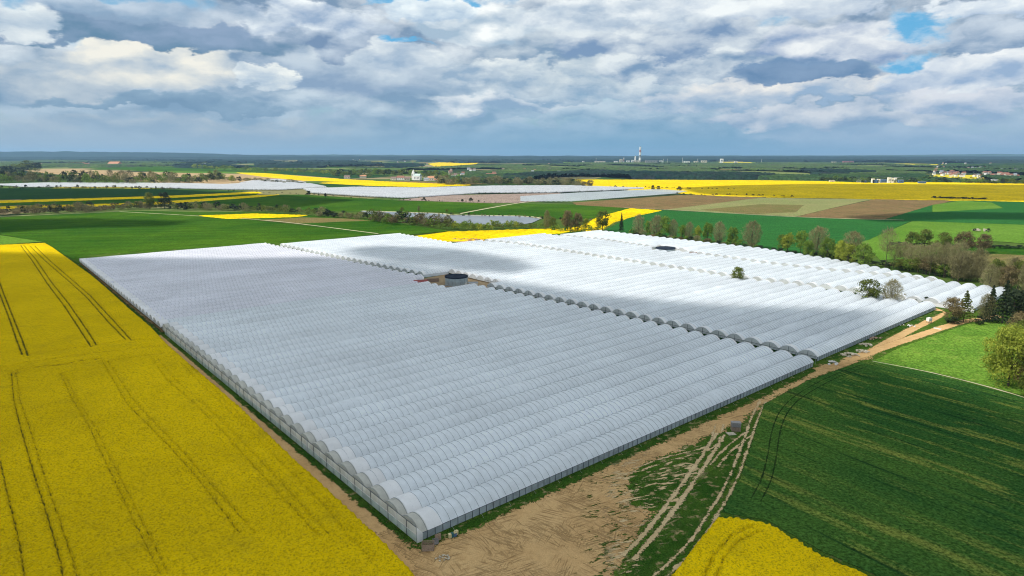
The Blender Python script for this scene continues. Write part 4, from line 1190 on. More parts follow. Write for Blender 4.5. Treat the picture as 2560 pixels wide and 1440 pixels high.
# tree row behind the right hand blocks
C = [('bare', 1367, 573, 529, 20, 'slim grey bare tree at the left end of the row before the yellow wedge'), ('olive', 1382, 573, 543, 20, 'small dark tree beside the slim bare one, before the lake'),
     ('brown', 1418, 578, 525, 36, 'tall brownish tree, left of two before the yellow wedge'), ('brown', 1444, 577, 531, 28, 'reddish budding tree, right of two before the yellow wedge'),
     ('yellow', 1465, 575, 546, 20, 'small light green tree between reddish tree and big olive tree'), ('olive', 1506, 577, 526, 42, 'big round olive tree standing in front of the yellow wedge'),
     ('conifer', 1553, 580, 534, 22, 'thin dark tree alone against the green field'),
     ('bare', 1596, 590, 540, 34, 'first bare tree at the left of the row behind the tunnels'), ('green', 1620, 592, 550, 22, 'slim green tree tucked behind the first bare one'),
     ('bare', 1641, 595, 542, 42, 'broad bare tree left of the bright green one'), ('green', 1662, 597, 540, 32, 'bright green leafy tree in the middle of the bare ones'),
     ('bare', 1682, 598, 552, 28, 'bare dark stemmed tree just right of the bright green one'), ('green', 1706, 601, 561, 24, 'short fresh green tree behind the tunnel edge'),
     ('bare', 1722, 603, 558, 26, 'grey bare tree between two short green trees'), ('yellow', 1743, 604, 565, 22, 'small yellow green tree in the row behind the tunnels'),
     ('green', 1768, 607, 555, 30, 'uneven green tree with a high left shoot'), ('bare', 1797, 610, 558, 36, 'grey bare tree between green trees above the tunnel edge'),
     ('green', 1829, 616, 566, 34, 'dark green tree left of the round bare one'), ('bare', 1878, 620, 557, 52, 'large round bare tree closing the row'),
     ('green', 1954, 628, 586, 30, 'green tree at the left edge of the grove'), ('yellow', 1968, 632, 583, 38, 'golden green rounded tree at the left of the grove'),
     ('green', 2001, 634, 575, 38, 'tall green tree behind the golden one'), ('bare', 2042, 634, 571, 58, 'broad pinkish grey bare tree in the grove'),
     ('green', 2018, 648, 600, 34, 'low green tree at the tunnel edge in front of the grey one'), ('green', 2066, 652, 592, 40, 'round green tree beside the pinkish bare one'),
     ('yellow', 2098, 656, 600, 34, 'vivid green young tree mid grove'), ('bare', 2130, 640, 582, 58, 'wide grey bare tree behind the vivid green ones'),
     ('yellow', 2118, 664, 608, 48, 'yellowish bushy tree at the tunnel edge'), ('green', 2155, 672, 609, 50, 'full green tree left of the tall bare one'),
     ('tallbare', 2213, 668, 574, 50, 'tall dark bare tree standing above the grove'),
     ('olive', 2279, 616, 578, 34, 'oak on the bright pasture, leftmost of five'), ('olive', 2311, 618, 573, 44, 'wide spreading oak, second of five on the pasture'),
     ('olive', 2359, 624, 580, 46, 'round oak, third of five on the pasture'), ('brown', 2408, 634, 577, 50, 'brownish oak, fourth of five on the pasture'),
     ('brown', 2457, 632, 585, 44, 'brownish oak, rightmost of five on the pasture')]
for k_, x, yb, yt, w, lab in C: tree(k_, x, yb, yt, w, lab)
for i in range(17):
    x = 2236 + i * 10 + random.uniform(-3, 3)
    tree('tallbare', x, 668 + i * 2.0 + random.uniform(-4, 3), 606 + random.uniform(0, 12), 30 + random.uniform(0, 14), ordn(i + 1) + ' from the left of the slender bare trees packed behind the tunnel ends', group='slender bare trees in the grove')
for i in range(8):
    tree('bare', 2395 + (i % 4) * 16, 690 + (i // 4) * 12, 622 + random.uniform(0, 22) + (i // 4) * 20, 50, ordn(i % 4 + 1) + ' from the left of the dense dark bare trees, %s row' % ['back', 'front'][i // 4], group='dense bare trees by the tunnel ends')
for i in range(13):
    x = 2470 + i * 15 + random.uniform(-4, 4)
    tree(['bare', 'olive', 'bare', 'brown'][i % 4], x, 728 + random.uniform(-18, 8) + i * 2, 650 + random.uniform(-4, 20), 48, ordn(i + 1) + ' from the left of the mixed trees at the right behind the last tunnels', group='mixed trees at the right edge')
for i in range(24):
    x = 1580 + i * 13.5; yb = 590 + (x - 1580) * .108
    tree(['greenbush', 'bush', 'bare', 'greenbush', 'brown'][i % 5], x, yb, yb - random.uniform(9, 22), random.uniform(18, 28), ordn(i + 1) + ' from the left of the low growth filling the row behind the tunnels', group='low growth in the tree row')
for i in range(8):
    x = 2250 + i * 22
    tree(['olive', 'green', 'olive', 'brown'][i % 4], x, 674 + i * 3.5, 640 + random.uniform(-8, 8) + i * 2, 40, ordn(i + 1) + ' from the left of the greener small trees standing among the slender bare ones', group='greener trees in the grove')
for i in range(30):
    x = 1900 + i * 17; yb = 628 + (x - 1900) * .125 + random.uniform(-2, 3)
    tree('bush', x, yb, yb - random.uniform(9, 17), 26, ordn(i + 1) + ' from the left of the undergrowth bushes at the foot of the grove', group='undergrowth below the grove')
for i in range(22):
    x = 2230 + i * 16; yb = 612 + (x - 2230) * .03
    tree('bush', x, yb, yb - random.uniform(5, 9), 22, ordn(i + 1) + ' from the left of the low hedge bushes along the bright pasture', group='hedge below the oaks')
# conifers and near right trees
tree('brown', 2380, 806, 742, 52, 'brownish half bare tree left of the dark green one by the fork')
tree('thin_conifer', 2408, 806, 729, 64, 'dark green pointed tree beside the fork of the dirt road')
tree('bush', 2385, 810, 792, 40, 'dark shrub under the pointed tree')
tree('conifer', 2472, 806, 716, 62, 'thin dark conifer, leftmost of the group before the last tunnel', var=1)
tree('bare', 2462, 805, 738, 44, 'violet grey bare tree mixed with the dark conifers')
tree('conifer', 2505, 808, 705, 80, 'broad black conifer in the middle of the group')
tree('dark', 2530, 800, 722, 70, 'dense black evergreen at the right border')
tree('conifer', 2556, 800, 712, 80, 'dark conifer cut by the right border of view')
tree('bush', 2446, 812, 788, 26, 'round dark bush at the end of the pale track')
tree('brown', 2545, 850, 778, 70, 'russet bushy tree below the conifers at the right border')
tree('big', 2552, 905, 800, 90, 'yellow green tree behind the large one at the right border', var=1)
tree('big', 2520, 965, 812, 128, 'large yellow green tree at the right border over the meadow', var=0)
tree('brown', 2562, 975, 880, 70, 'brownish tree beside the large yellow green one')
tree('big', 2600, 1000, 830, 110, 'olive tree just outside the right border behind the large one', var=1)
tree('greenbush', 2475, 930, 900, 30, 'small green bush under the large yellow green tree')


# belts: many crowns joined (nobody could count them)
def belt(name, line, n, hpx, wpx, kinds, jit=2.0, kind='stuff', depth=0.0, label=None):
    P = np.array(line, float); seg = np.linalg.norm(np.diff(P, axis=0), axis=1); cum = np.r_[0, np.cumsum(seg)] / seg.sum()
    groups = {}
    for i in range(n):
        t = (i + random.random()) / n
        x = np.interp(t, cum, P[:, 0]); y = np.interp(t, cum, P[:, 1]) + random.uniform(-jit, jit)
        k = random.choice(kinds); _, _, V, F = random.choice(TREE[k])
        p = G(x, y); zc = zc_at(p)
        h = random.uniform(*hpx) * zc / FPX; w = random.uniform(*wpx) * zc / FPX
        m = len(F); sel = np.random.default_rng(i).permutation(m)[:220 if k != 'bare' else 380]
        Fq = V.reshape(m, 4, 3)[sel]
        cen = Fq.mean(1, keepdims=True); Fq = cen + (Fq - cen) * (2.1 if k not in ('bare', 'tallbare') else 2.4)
        a = random.random() * 6.28; c, s = math.cos(a), math.sin(a)
        Q = Fq.reshape(-1, 3); Q = np.stack([(Q[:, 0] * c - Q[:, 1] * s) * w + p[0], (Q[:, 0] * s + Q[:, 1] * c) * w + p[1], Q[:, 2] * h + .3], 1)
        groups.setdefault(k, []).append(Q)
    mats = {'green': 'leaf_green', 'yellow': 'leaf_yellow', 'olive': 'leaf_olive', 'dark': 'leaf_dark', 'brown': 'leaf_brown', 'bare': 'twig', 'bush': 'leaf_dark', 'greenbush': 'leaf_green', 'tallbare': 'twig'}
    V = np.concatenate([q for k in groups for q in groups[k]]); F = np.arange(len(V)).reshape(-1, 4)
    me = mesh_np(name, V, F); mi = []
    for j, k in enumerate(groups):
        me.materials.append(MAT[mats[k]]); mi += [j] * (sum(len(q) for q in groups[k]) // 4)
    me.polygons.foreach_set('material_index', np.array(mi, dtype=np.int32)); me.update()
    o = link(name, me); tag(o, label=label, kind=kind)
    return o


belt('hedgerow', [(-60, 538), (60, 534), (160, 532), (300, 524), (350, 521)], 70, (10, 26), (16, 30), ['bare', 'brown', 'bare', 'olive', 'dark'], 3)
belt('hedgerow', [(340, 522), (460, 522), (560, 524), (700, 531), (820, 540), (920, 549)], 90, (10, 20), (14, 26), ['olive', 'dark', 'bare', 'olive', 'bush'], 3)
belt('copse', [(925, 550), (980, 556), (1040, 560), (1100, 566), (1130, 570)], 46, (16, 30), (20, 34), ['olive', 'green', 'brown', 'bare', 'dark'], 6)
belt('copse', [(1130, 572), (1200, 574), (1290, 570)], 46, (12, 24), (12, 20), ['green', 'olive', 'green', 'yellow'], 3)
belt('copse', [(1285, 568), (1320, 570), (1360, 572), (1410, 578), (1500, 580)], 26, (8, 20), (12, 22), ['green', 'olive', 'greenbush'], 3)
belt('reed_bank', [(980, 536), (1100, 537), (1220, 539), (1350, 544), (1480, 552)], 40, (3, 7), (5, 10), ['olive', 'bare', 'bush'], 2)
belt('hedgerow', [(1590, 592), (1760, 612), (1900, 632)], 40, (4, 9), (12, 20), ['bush', 'bare', 'olive'], 1.5)
belt('treeline', [(-60, 458), (60, 455), (200, 457), (330, 458), (450, 457), (560, 455)], 130, (12, 30), (16, 30), ['dark', 'olive', 'dark', 'bare', 'green'], 4)
belt('treeline', [(-30, 440), (60, 430), (100, 428)], 30, (12, 26), (20, 34), ['dark', 'olive'], 5)
belt('shrub_row', [(-30, 471), (150, 470), (320, 471), (450, 473)], 44, (2, 9), (5, 12), ['dark', 'bush', 'bare'], 1)
belt('treeline', [(500, 447), (620, 452), (700, 458), (760, 459)], 40, (4, 10), (10, 18), ['bare', 'olive', 'dark'], 1.5)
belt('shrub_row', [(560, 477), (760, 486), (900, 496), (1240, 506)], 44, (1, 3.5), (3, 7), ['dark', 'bush'], 1)
belt('treeline', [(480, 421), (640, 428), (760, 432), (860, 436)], 60, (6, 13), (10, 18), ['green', 'olive', 'yellow'], 2)
belt('treeline', [(830, 440), (900, 440), (1000, 440), (1130, 446)], 70, (8, 20), (14, 24), ['green', 'olive', 'dark'], 4)
belt('treeline', [(1090, 460), (1200, 460), (1330, 462), (1450, 464)], 90, (8, 20), (14, 24), ['dark', 'olive', 'bare', 'bare'], 3)
belt('shrub_row', [(1500, 467), (1650, 470), (1760, 473), (1840, 474)], 26, (1.5, 5), (5, 9), ['dark', 'bush'], 1)
belt('shrub_row', [(1690, 483), (1760, 488), (1860, 488), (1990, 492)], 18, (1.5, 6), (5, 11), ['dark', 'bush'], 1)
belt('shrub_row', [(2330, 495), (2400, 497), (2465, 499)], 34, (3, 6), (8, 14), ['dark', 'bush'], 1)
belt('treeline', [(2050, 452), (2200, 456), (2330, 455), (2480, 458), (2600, 460)], 90, (5, 14), (12, 22), ['dark', 'olive', 'green'], 1.5)
D_ = [(375, 522, 481, 32, 'olive', 'left of two tall trees rising above the brown hedge'), (412, 521, 478, 34, 'dark', 'right darker of two tall trees rising above the brown hedge'),
      (580, 456, 438, 16, 'yellow', 'single light green tree before the tan field'), (600, 456, 441, 10, 'dark', 'slim dark tree right of the light green one'), (772, 490, 476, 13, 'dark', 'leaning dark tree before the white far tunnels'),
      (814, 494, 483, 10, 'dark', 'round dark bush on the edge of the far tunnels'), (1060, 502, 493, 11, 'dark', 'round bush on the pinkish soil'), (1156, 505, 497, 9, 'dark', 'small round tree, left one on the field edge'),
      (1177, 505, 494, 12, 'dark', 'pointed dark tree in the middle of the field edge'), (1197, 505, 500, 7, 'dark', 'low dark bush right of the pointed tree'), (1475, 468, 450, 22, 'brown', 'round brownish tree at the left tip of the yellow hill'),
      (1460, 468, 453, 16, 'brown', 'smaller brown tree left of the round one by the yellow hill'), (1632, 476, 463, 13, 'dark', 'left of two umbrella shaped trees over the tunnels'), (1646, 476, 464, 11, 'dark', 'right of two umbrella shaped trees over the tunnels'),
      (1698, 478, 466, 15, 'dark', 'dark pointed bush at the end of the grey hoop field'), (1005, 529, 518, 12, 'olive', 'small tree on the far lake bank at the left'), (1047, 529, 516, 8, 'bare', 'slim bare tree on the far lake bank'),
      (1117, 531, 522, 9, 'olive', 'small round tree on the far lake bank')]
for x, yb, yt, w, k_, lab in D_: tree(k_, x, yb, yt, w, lab)


for bl, n_ in (([(-50, 417), (120, 415), (330, 416), (560, 419)], 60), ([(640, 424), (900, 430), (1060, 437)], 50), ([(700, 417), (1000, 421), (1300, 417)], 60), ([(1500, 440), (1800, 442), (2050, 441)], 60),
               ([(1950, 447), (2200, 444), (2560, 450)], 80), ([(1700, 427), (2100, 431), (2560, 434)], 80), ([(1450, 424), (1650, 421), (1900, 419)], 50), ([(0, 409), (300, 408), (640, 410)], 50)):
    belt('treeline', bl, n_, (2.5, 6), (6, 13), ['dark', 'olive', 'dark', 'green'], 1.5)
# clearings: small fields let into the far woods
CLEAR = []
cr_ = random.Random(5)
for i in range(95):
    y = cr_.choice([cr_.uniform(394, 402), cr_.uniform(398, 412), cr_.uniform(408, 441)]); x = cr_.uniform(-100, 2650)
    if (1500 < x < 1780 and y < 408) or (x > 2250 and y > 420): continue
    w = cr_.uniform(14, 70) * (1.5 if y < 402 else 1); hh = cr_.uniform(.5, 1.1) * (y - 386) / 16 + .4; k = cr_.uniform(-12, 12)
    px = [(x, y), (x + w * .5, y - hh * .2), (x + w, y), (x + w - k, y + hh), (x + w * .4, y + hh * 1.1), (x + k, y + hh)]
    CLEAR.append(world_poly(px))
    mt = cr_.choice(['pale_field', 'pale_field', 'lush_field', 'green_field', 'tan_field', 'green_field', 'olive_field', 'rape_far' if y < 425 else 'lush_field'])
    sheet('field', None, mt, .6 + .004 * i, poly=CLEAR[-1], sp=max(20, (y < 405) * 60))


# canopy of far woods: uneven surfaces of crowns
def wood(px, hgt, cell, mat, name='woodland'):
    poly = world_poly(px); 
    X, Y, F, s = patch_grid(poly, cell, .2)
    if len(X) > 60000: X, Y, F, s = patch_grid(poly, cell * 2, .2)
    n = len(X); r = rng.random(n)
    nz = np.array([mnoise.noise((x / 220, y / 220, 3.1)) for x, y in zip(X, Y)])
    n2 = np.array([mnoise.noise((x / 420, y / 900, 7.7)) for x, y in zip(X, Y)])
    Z = hgt * (.45 + .75 * r ** .7 + .35 * nz); Z = np.where(s < cell * .5, 0.0, Z)
    hole = n2 < -.30
    for cp in CLEAR: hole |= in_poly(X, Y, cp)
    F = F[~hole[F].any(1)]
    jx = (rng.random(n) - .5) * cell * .7; jy = (rng.random(n) - .5) * cell * .7
    me = mesh_np(name, np.c_[X + jx, Y + jy, Z], F, MAT[mat]); o = link(name, me); return tag(o, kind='stuff')


wood([(0, 408), (120, 401), (240, 405), (420, 404), (500, 406), (420, 415), (250, 419), (160, 418), (0, 421)], 14, 14, 'wood_light')
wood([(-400, 399), (200, 396), (640, 399), (700, 405), (560, 411), (300, 405), (100, 402), (-400, 404)], 18, 40, 'wood_dark')
wood([(640, 404), (770, 404), (880, 403), (920, 409), (1060, 415), (1000, 419), (820, 420), (640, 418)], 18, 26, 'wood_dark')
wood([(430, 412), (560, 414), (640, 420), (560, 423), (440, 419)], 14, 18, 'wood_dark')
wood([(1000, 424), (1120, 419), (1280, 413), (1450, 408), (1700, 409), (2000, 407), (2200, 410), (2340, 418), (2360, 432), (2200, 440), (2000, 436), (1880, 436), (1700, 434), (1460, 432), (1330, 436), (1200, 434), (1060, 440)], 10, 16, 'wood_light')
wood([(1330, 437), (1500, 433), (1700, 436), (1860, 437), (1950, 444), (1880, 449), (1600, 448), (1440, 449), (1330, 458), (1240, 456), (1260, 444)], 14, 11, 'wood_dark')
wood([(1190, 440), (1300, 441), (1330, 456), (1230, 459), (1120, 452)], 13, 10, 'wood_far')
wood([(1860, 440), (2050, 440), (2300, 440), (2560, 446), (2700, 448), (2700, 459), (2460, 457), (2200, 455), (2060, 451), (1900, 449)], 11, 9, 'wood_far')
wood([(2340, 416), (2480, 413), (2700, 414), (2700, 440), (2560, 444), (2360, 434)], 14, 15, 'wood_far')
wood([(1650, 400), (2000, 400), (2500, 401), (2900, 403), (2900, 409), (2400, 409), (2000, 405), (1700, 405)], 20, 42, 'wood_dark')
wood([(900, 397), (1200, 398), (1500, 399), (1700, 400), (1650, 404), (1400, 407), (1180, 409), (1000, 402)], 18, 42, 'wood_dark')
wood([(2000, 428), (2100, 428), (2200, 434), (2100, 440), (1980, 436)], 13, 12, 'wood_dark')


# hills closing the horizon
def hills(px_top, dist, mat, name='hills'):
    V = []; F = []; n = 220
    xs = np.linspace(-500, 3060, n); ys = np.interp(xs, [p[0] for p in px_top], [p[1] for p in px_top])
    for i, (x, y) in enumerate(zip(xs, ys)):
        u = (x - 1280) / FPX; ray = Vector((u, CT + (720 - y) / FPX * ST, (720 - y) / FPX * CT - ST))
        k = dist / ray.y; X, Y, Z = ray.x * k, dist, CAM_H + ray.z * k
        Z += 14 * mnoise.noise((x / 37, dist * .01, 0)) + 7 * mnoise.noise((x / 9, dist * .01, 4))
        V += [(X * .97, Y * .94, -2), (X, Y, max(Z, 1)), (X * 1.06, Y * 1.10, max(Z, 1) * .9), (X * 1.1, Y * 1.2, -2)]
    for i in range(n - 1):
        b = i * 4
        for k in range(3): F.append((b + k, b + 4 + k, b + 5 + k, b + 1 + k))
    me = mesh_np(name, V, np.array(F), MAT[mat], smooth=True); return tag(link(name, me), kind='structure')


hills([(-500, 379), (0, 379), (150, 378.5), (400, 381), (470, 382), (560, 385), (640, 388), (1000, 389), (3000, 391)], 15000, 'wood_dark')
hills([(-500, 384), (0, 382), (600, 387), (900, 386.5), (1000, 387.5), (1060, 387), (1200, 389), (1400, 391), (1560, 391), (1650, 389), (2100, 388.5), (2400, 386), (2480, 384.5), (2560, 385.5), (3060, 388)], 22000, 'wood_far')
hills([(-500, 392), (800, 392), (1000, 392.5), (1280, 393), (1330, 391), (1420, 391), (1500, 394), (1800, 392), (2200, 393), (3000, 392)], 12000, 'wood_dark')


# ------------------------------------------------------------------ distant white tunnels
def far_tunnels(px, ang, pitch, hh, mat, name, gaps=0.0, label=None):
    poly = world_poly(px); c, s = math.cos(ang), math.sin(ang)
    Q = np.stack([poly[:, 0] * c + poly[:, 1] * s, -poly[:, 0] * s + poly[:, 1] * c], 1)
    V = []; F = []
    y = Q[:, 1].min()
    while y < Q[:, 1].max():
        xs = []
        for i in range(len(Q)):
            a, b = Q[i], Q[(i + 1) % len(Q)]
            if (a[1] - y) * (b[1] - y) < 0: xs.append(a[0] + (b[0] - a[0]) * (y - a[1]) / (b[1] - a[1]))
        xs.sort()
        for x0, x1 in zip(xs[::2], xs[1::2]):
            if x1 - x0 < 8: continue
            n = max(1, int((x1 - x0) / 90)); L = (x1 - x0) / n
            for k in range(n):
                u0, u1 = x0 + k * L + (3 if k else 0), x0 + (k + 1) * L - 3; b0 = len(V)
                for u in (u0, u1):
                    for t in range(7):
                        a = math.pi * t / 6; yy = y + pitch / 2 - pitch / 2 * math.cos(a); zz = 1.6 + (hh - 1.6) * math.sin(a)
                        V.append((u * c - yy * s, u * s + yy * c, zz))
                F += [(b0 + t, b0 + 7 + t, b0 + 8 + t, b0 + t + 1) for t in range(6)]
        y += pitch * gaps if gaps else pitch
    me = mesh_np(name, V, np.array(F), MAT[mat], smooth=True); return tag(link(name, me), kind='stuff', label=label)


far_tunnels([(-20, 463), (120, 459), (450, 460), (560, 463), (640, 459), (780, 461), (820, 469), (700, 476), (560, 475), (300, 469), (60, 469)], R(AD), 8.2, 4.3, 'film_far', 'distant_tunnels')
far_tunnels([(760, 474), (900, 470), (1050, 472), (1240, 467), (1440, 466), (1540, 470), (1620, 472), (1560, 476), (1380, 483), (1200, 484), (1010, 497), (900, 492), (780, 484)], R(AD), 8.2, 4.3, 'film_far', 'distant_tunnels')
far_tunnels([(1300, 492), (1440, 483), (1640, 474), (1720, 479), (1690, 485), (1430, 505), (1300, 505)], R(AD + 90), 2.0, 2.3, 'side_film', 'distant_hoops', gaps=3.4)
far_tunnels([(640, 452), (700, 450), (770, 458), (700, 461), (600, 459)], R(AD), 8.2, 4.3, 'film_far', 'distant_tunnels')
for (x0, y0, x1, y1) in ((1700, 445, 1780, 441), (1780, 440, 1830, 438), (1640, 442, 1660, 441), (1800, 448, 1860, 445)):
    ribbon('glasshouse_strip', [(x0, y0), (x1, y1)], 30, 'pale_track', .9, sub=60)


# ------------------------------------------------------------------ distant buildings
def house(x, y, wpx, hpx, wall, roof, label, name='house', cat='house', group=None, dpx=None, roofh=.45, rz=None, win=True):
    p = G(x, y); zc = zc_at(p); w = wpx * zc / FPX; h = hpx * zc / FPX; d = (dpx or wpx * .7) * zc / FPX
    t = empty(name, (p[0], p[1], .2), R(random.uniform(-12, 12)) if rz is None else rz, label=label, cat=cat, group=group)
    wh = h * (1 - roofh)
    MB().box(0, 0, wh / 2, w, d, wh).obj('wall', MAT[wall], t)
    r = MB().gable(0, 0, wh, w, d, h * roofh, over=.4).obj('roof', MAT[roof], t)
    MB().box(w * .2, d * .1, h * .98, w * .07, w * .07, h * .22).obj('chimney', MAT['brown_tile'], r)
    if win:
        for i in range(3):
            MB().box((-.3 + .3 * i) * w, -d / 2 - .04, wh * .55, w * .12, .08, wh * .35).obj('window', MAT['glass'], t)
    return t


V_ = [(868, 446, 14, 8, 'cream_wall', 'brown_tile', 'low brown barn at the left end of the village'), (869 + 0, 448, 1, 1, None, None, None),
      (1002, 450, 18, 11, 'white_wall', 'red_tile', 'house with a large orange red roof left of the church'), (985, 450, 14, 8, 'cream_wall', 'brown_tile', 'brownish farmhouse beside the orange roofed house'),
      (1018, 451, 14, 9, 'cream_wall', 'brown_tile', 'grey brown barn directly left of the church'), (1066, 452, 12, 8, 'white_wall', 'grey_roof', 'pale gabled house right of the church'),
      (1078, 451, 16, 11, 'cream_wall', 'orange_tile', 'orange roofed house right of the church'), (1090, 452, 10, 6, 'cream_wall', 'orange_tile', 'little orange annex right of the orange house'),
      (1132, 457, 16, 8, 'white_wall', 'red_tile', 'red roofed house at the right end of the village'), (1120, 456, 9, 5, 'white_wall', 'grey_roof', 'small white shed by the last red roof'),
      (908, 444, 16, 7, 'cream_wall', 'orange_tile', 'orange roofed farm building alone left of the village'),
      (1228, 442, 26, 9, 'cream_wall', 'red_tile', 'wide red roofed hall among trees at the centre'), (1255, 440, 12, 6, 'white_wall', 'red_tile', 'small red roofed house right of the wide hall'),
      (288, 415, 26, 11, 'cream_wall', 'orange_tile', 'big orange roofed barn on the left plain'), (255, 415, 16, 5, 'white_wall', 'grey_roof', 'low white shed left of the orange barn'),
      (218, 414, 12, 6, 'cream_wall', 'red_tile', 'small reddish farmhouse at the far left hamlet'), (32, 416, 20, 4, 'white_wall', 'grey_roof', 'long white shed at the far left'), (95, 414, 22, 6, 'cream_wall', 'brown_tile', 'brown roofs of the far left farm')]
for v in V_:
    if v[6]: house(*v)
# church
p = G(1036, 450); zc = zc_at(p); u = zc / FPX
ch = empty('church', (p[0], p[1], .2), R(-25), label='white village church with pointed spire and pale green roof', cat='church')
MB().box(10 * u * 1.0, 0, 5.5 * u, 18 * u, 10 * u, 11 * u).obj('nave', MAT['white_wall'], ch)
MB().gable(10 * u, 0, 11 * u, 18 * u, 10 * u, 5 * u).obj('roof', MAT['green_copper'], ch)
tw = MB().box(-2.5 * u, 0, 9 * u, 6.5 * u, 6.5 * u, 18 * u).obj('tower', MAT['white_wall'], ch)
MB().box(-2.5 * u, -3.3 * u, 13 * u, 1.5 * u, .2 * u, 3 * u).obj('belfry_opening', MAT['glass'], tw)
MB().cone(-2.5 * u, 0, 18 * u, 3.8 * u, 9 * u, 8).obj('spire', MAT['white_wall'], ch)
for i in range(4): MB().box((4 + i * 4) * u, -5.05 * u, 6 * u, 1.1 * u, .2 * u, 5 * u).obj('window', MAT['glass'], ch)


# factory with striped stack
def at_h(x, y, dist):                     # real place at a chosen distance, returns base point and metres per picture unit
    uu = (x - 1280) / FPX; f = CT + (720 - y) / FPX * ST
    p = np.array([uu / f * dist, dist]); return p, zc_at(p) / FPX
DST = 7000.0
def stack(x, top, r, bands, label, nm='chimney_stack', basey=405):
    p, u = at_h(x, basey, DST); H_ = (basey - top) * u
    t = empty(nm, (p[0], p[1], 0), 0, label=label, cat='chimney')
    n = len(bands)
    for i, m in enumerate(bands):
        z0, z1 = H_ * i / n, H_ * (i + 1) / n; ra, rb = r * u * (1.25 - .4 * i / n), r * u * (1.25 - .4 * (i + 1) / n)
        MB().tube((0, 0, z0), (0, 0, z1), ra, rb, 14).obj('band', MAT[m], t)
    MB().tube((0, 0, H_), (0, 0, H_ + 2 * u), r * u * .3, n=6).obj('cap', MAT['grey_roof'], t)
    return t
stack(1599.5, 366, 2.5, ['grey_roof', 'white_wall', 'grey_roof', 'white_wall', 'red_paint', 'white_wall'], 'tall red and white banded factory chimney on the horizon')
stack(1588, 388, 1.9, ['white_wall', 'white_wall'], 'white tower left of the banded chimney')
stack(1559.5, 392, 1.0, ['white_wall', 'red_paint', 'white_wall'], 'small red and white stack at the left of the factory')
for i, x in enumerate((1553, 1556)): stack(x, 397, .7, ['cream_wall'], ['thin cream silo, left of two at the factory', 'thin cream silo, right of two at the factory'][i], 'silo')
for i, (x, t_) in enumerate(((1659, 395), (1668, 395), (1706, 392), (1744, 395), (1490, 392), (1904, 395))): 
    stack(x, t_, .28, ['white_wall'], ['pale mast, left of two right of the factory', 'pale mast, right of two right of the factory', 'slim pale mast right of the halls', 'slim mast near the pale works', 'lone slim mast left of the factory', 'lone pale mast far to the right'][i], 'mast')
def block(x, y, wpx, hpx, mat, label, dist=DST, name='industrial_hall', cat='building', rf='grey_roof'):
    p, u = at_h(x, y, dist); t = empty(name, (p[0], p[1], 0), 0, label=label, cat=cat)
    hh = hpx * u * (1.5 if dist == DST else 1)
    MB().box(0, 0, hh / 2, wpx * u, 6 * u, hh).obj('wall', MAT[mat], t)
    MB().box(0, 0, hh + .15 * u, wpx * u * 1.02, 6.2 * u, .3 * u).obj('roof', MAT[rf], t)
    for i in range(max(2, int(wpx / 4))): MB().box((-.45 + .9 * (i + .5) / max(2, int(wpx / 4))) * wpx * u, -3.05 * u, hh * .55, 1.4 * u, .2 * u, hh * .3).obj('window', MAT['glass'], t)
    return t
for a in [(1540, 405, 10, 3, 'white_wall', 'low white hall at the left foot of the factory'), (1552, 405, 6, 6, 'cream_wall', 'small cream block under the factory silos'),
          (1570, 405, 8, 4, 'white_wall', 'white hall between stack and tower'), (1582, 405, 6, 5, 'white_wall', 'domed pale hall before the white tower'),
          (1592, 406, 16, 4, 'cream_wall', 'cream hall under the banded chimney'), (1630, 405, 34, 4, 'wood_grey', 'long grey hall right of the banded chimney'),
          (1650, 402, 12, 4, 'white_wall', 'pale hall at the right end of the factory'), (1650, 396, 8, 2, 'white_wall', 'white plant behind the factory'), (1458, 403, 5, 3, 'white_wall', 'small white block left of the factory'),
          (1500, 404, 26, 3, 'cream_wall', 'long low cream building left of the factory'), (1717, 402, 14, 3, 'white_wall', 'white halls right of the factory'), (1740, 403, 10, 3, 'cream_wall', 'low cream works right of the white halls'),
          (1804, 404, 7, 7, 'white_wall', 'pale square block tower on the ridge'), (1760, 402, 14, 4, 'cream_wall', 'cream works beyond the forest'), (1840, 401, 8, 3, 'cream_wall', 'small cream block at the right ridge'),
          (2120, 405, 26, 3, 'pink_wall', 'reddish roofed hall on the right ridge'), (2085, 403, 10, 2, 'cream_wall', 'low pale hall left of the reddish one')]:
    block(*a)
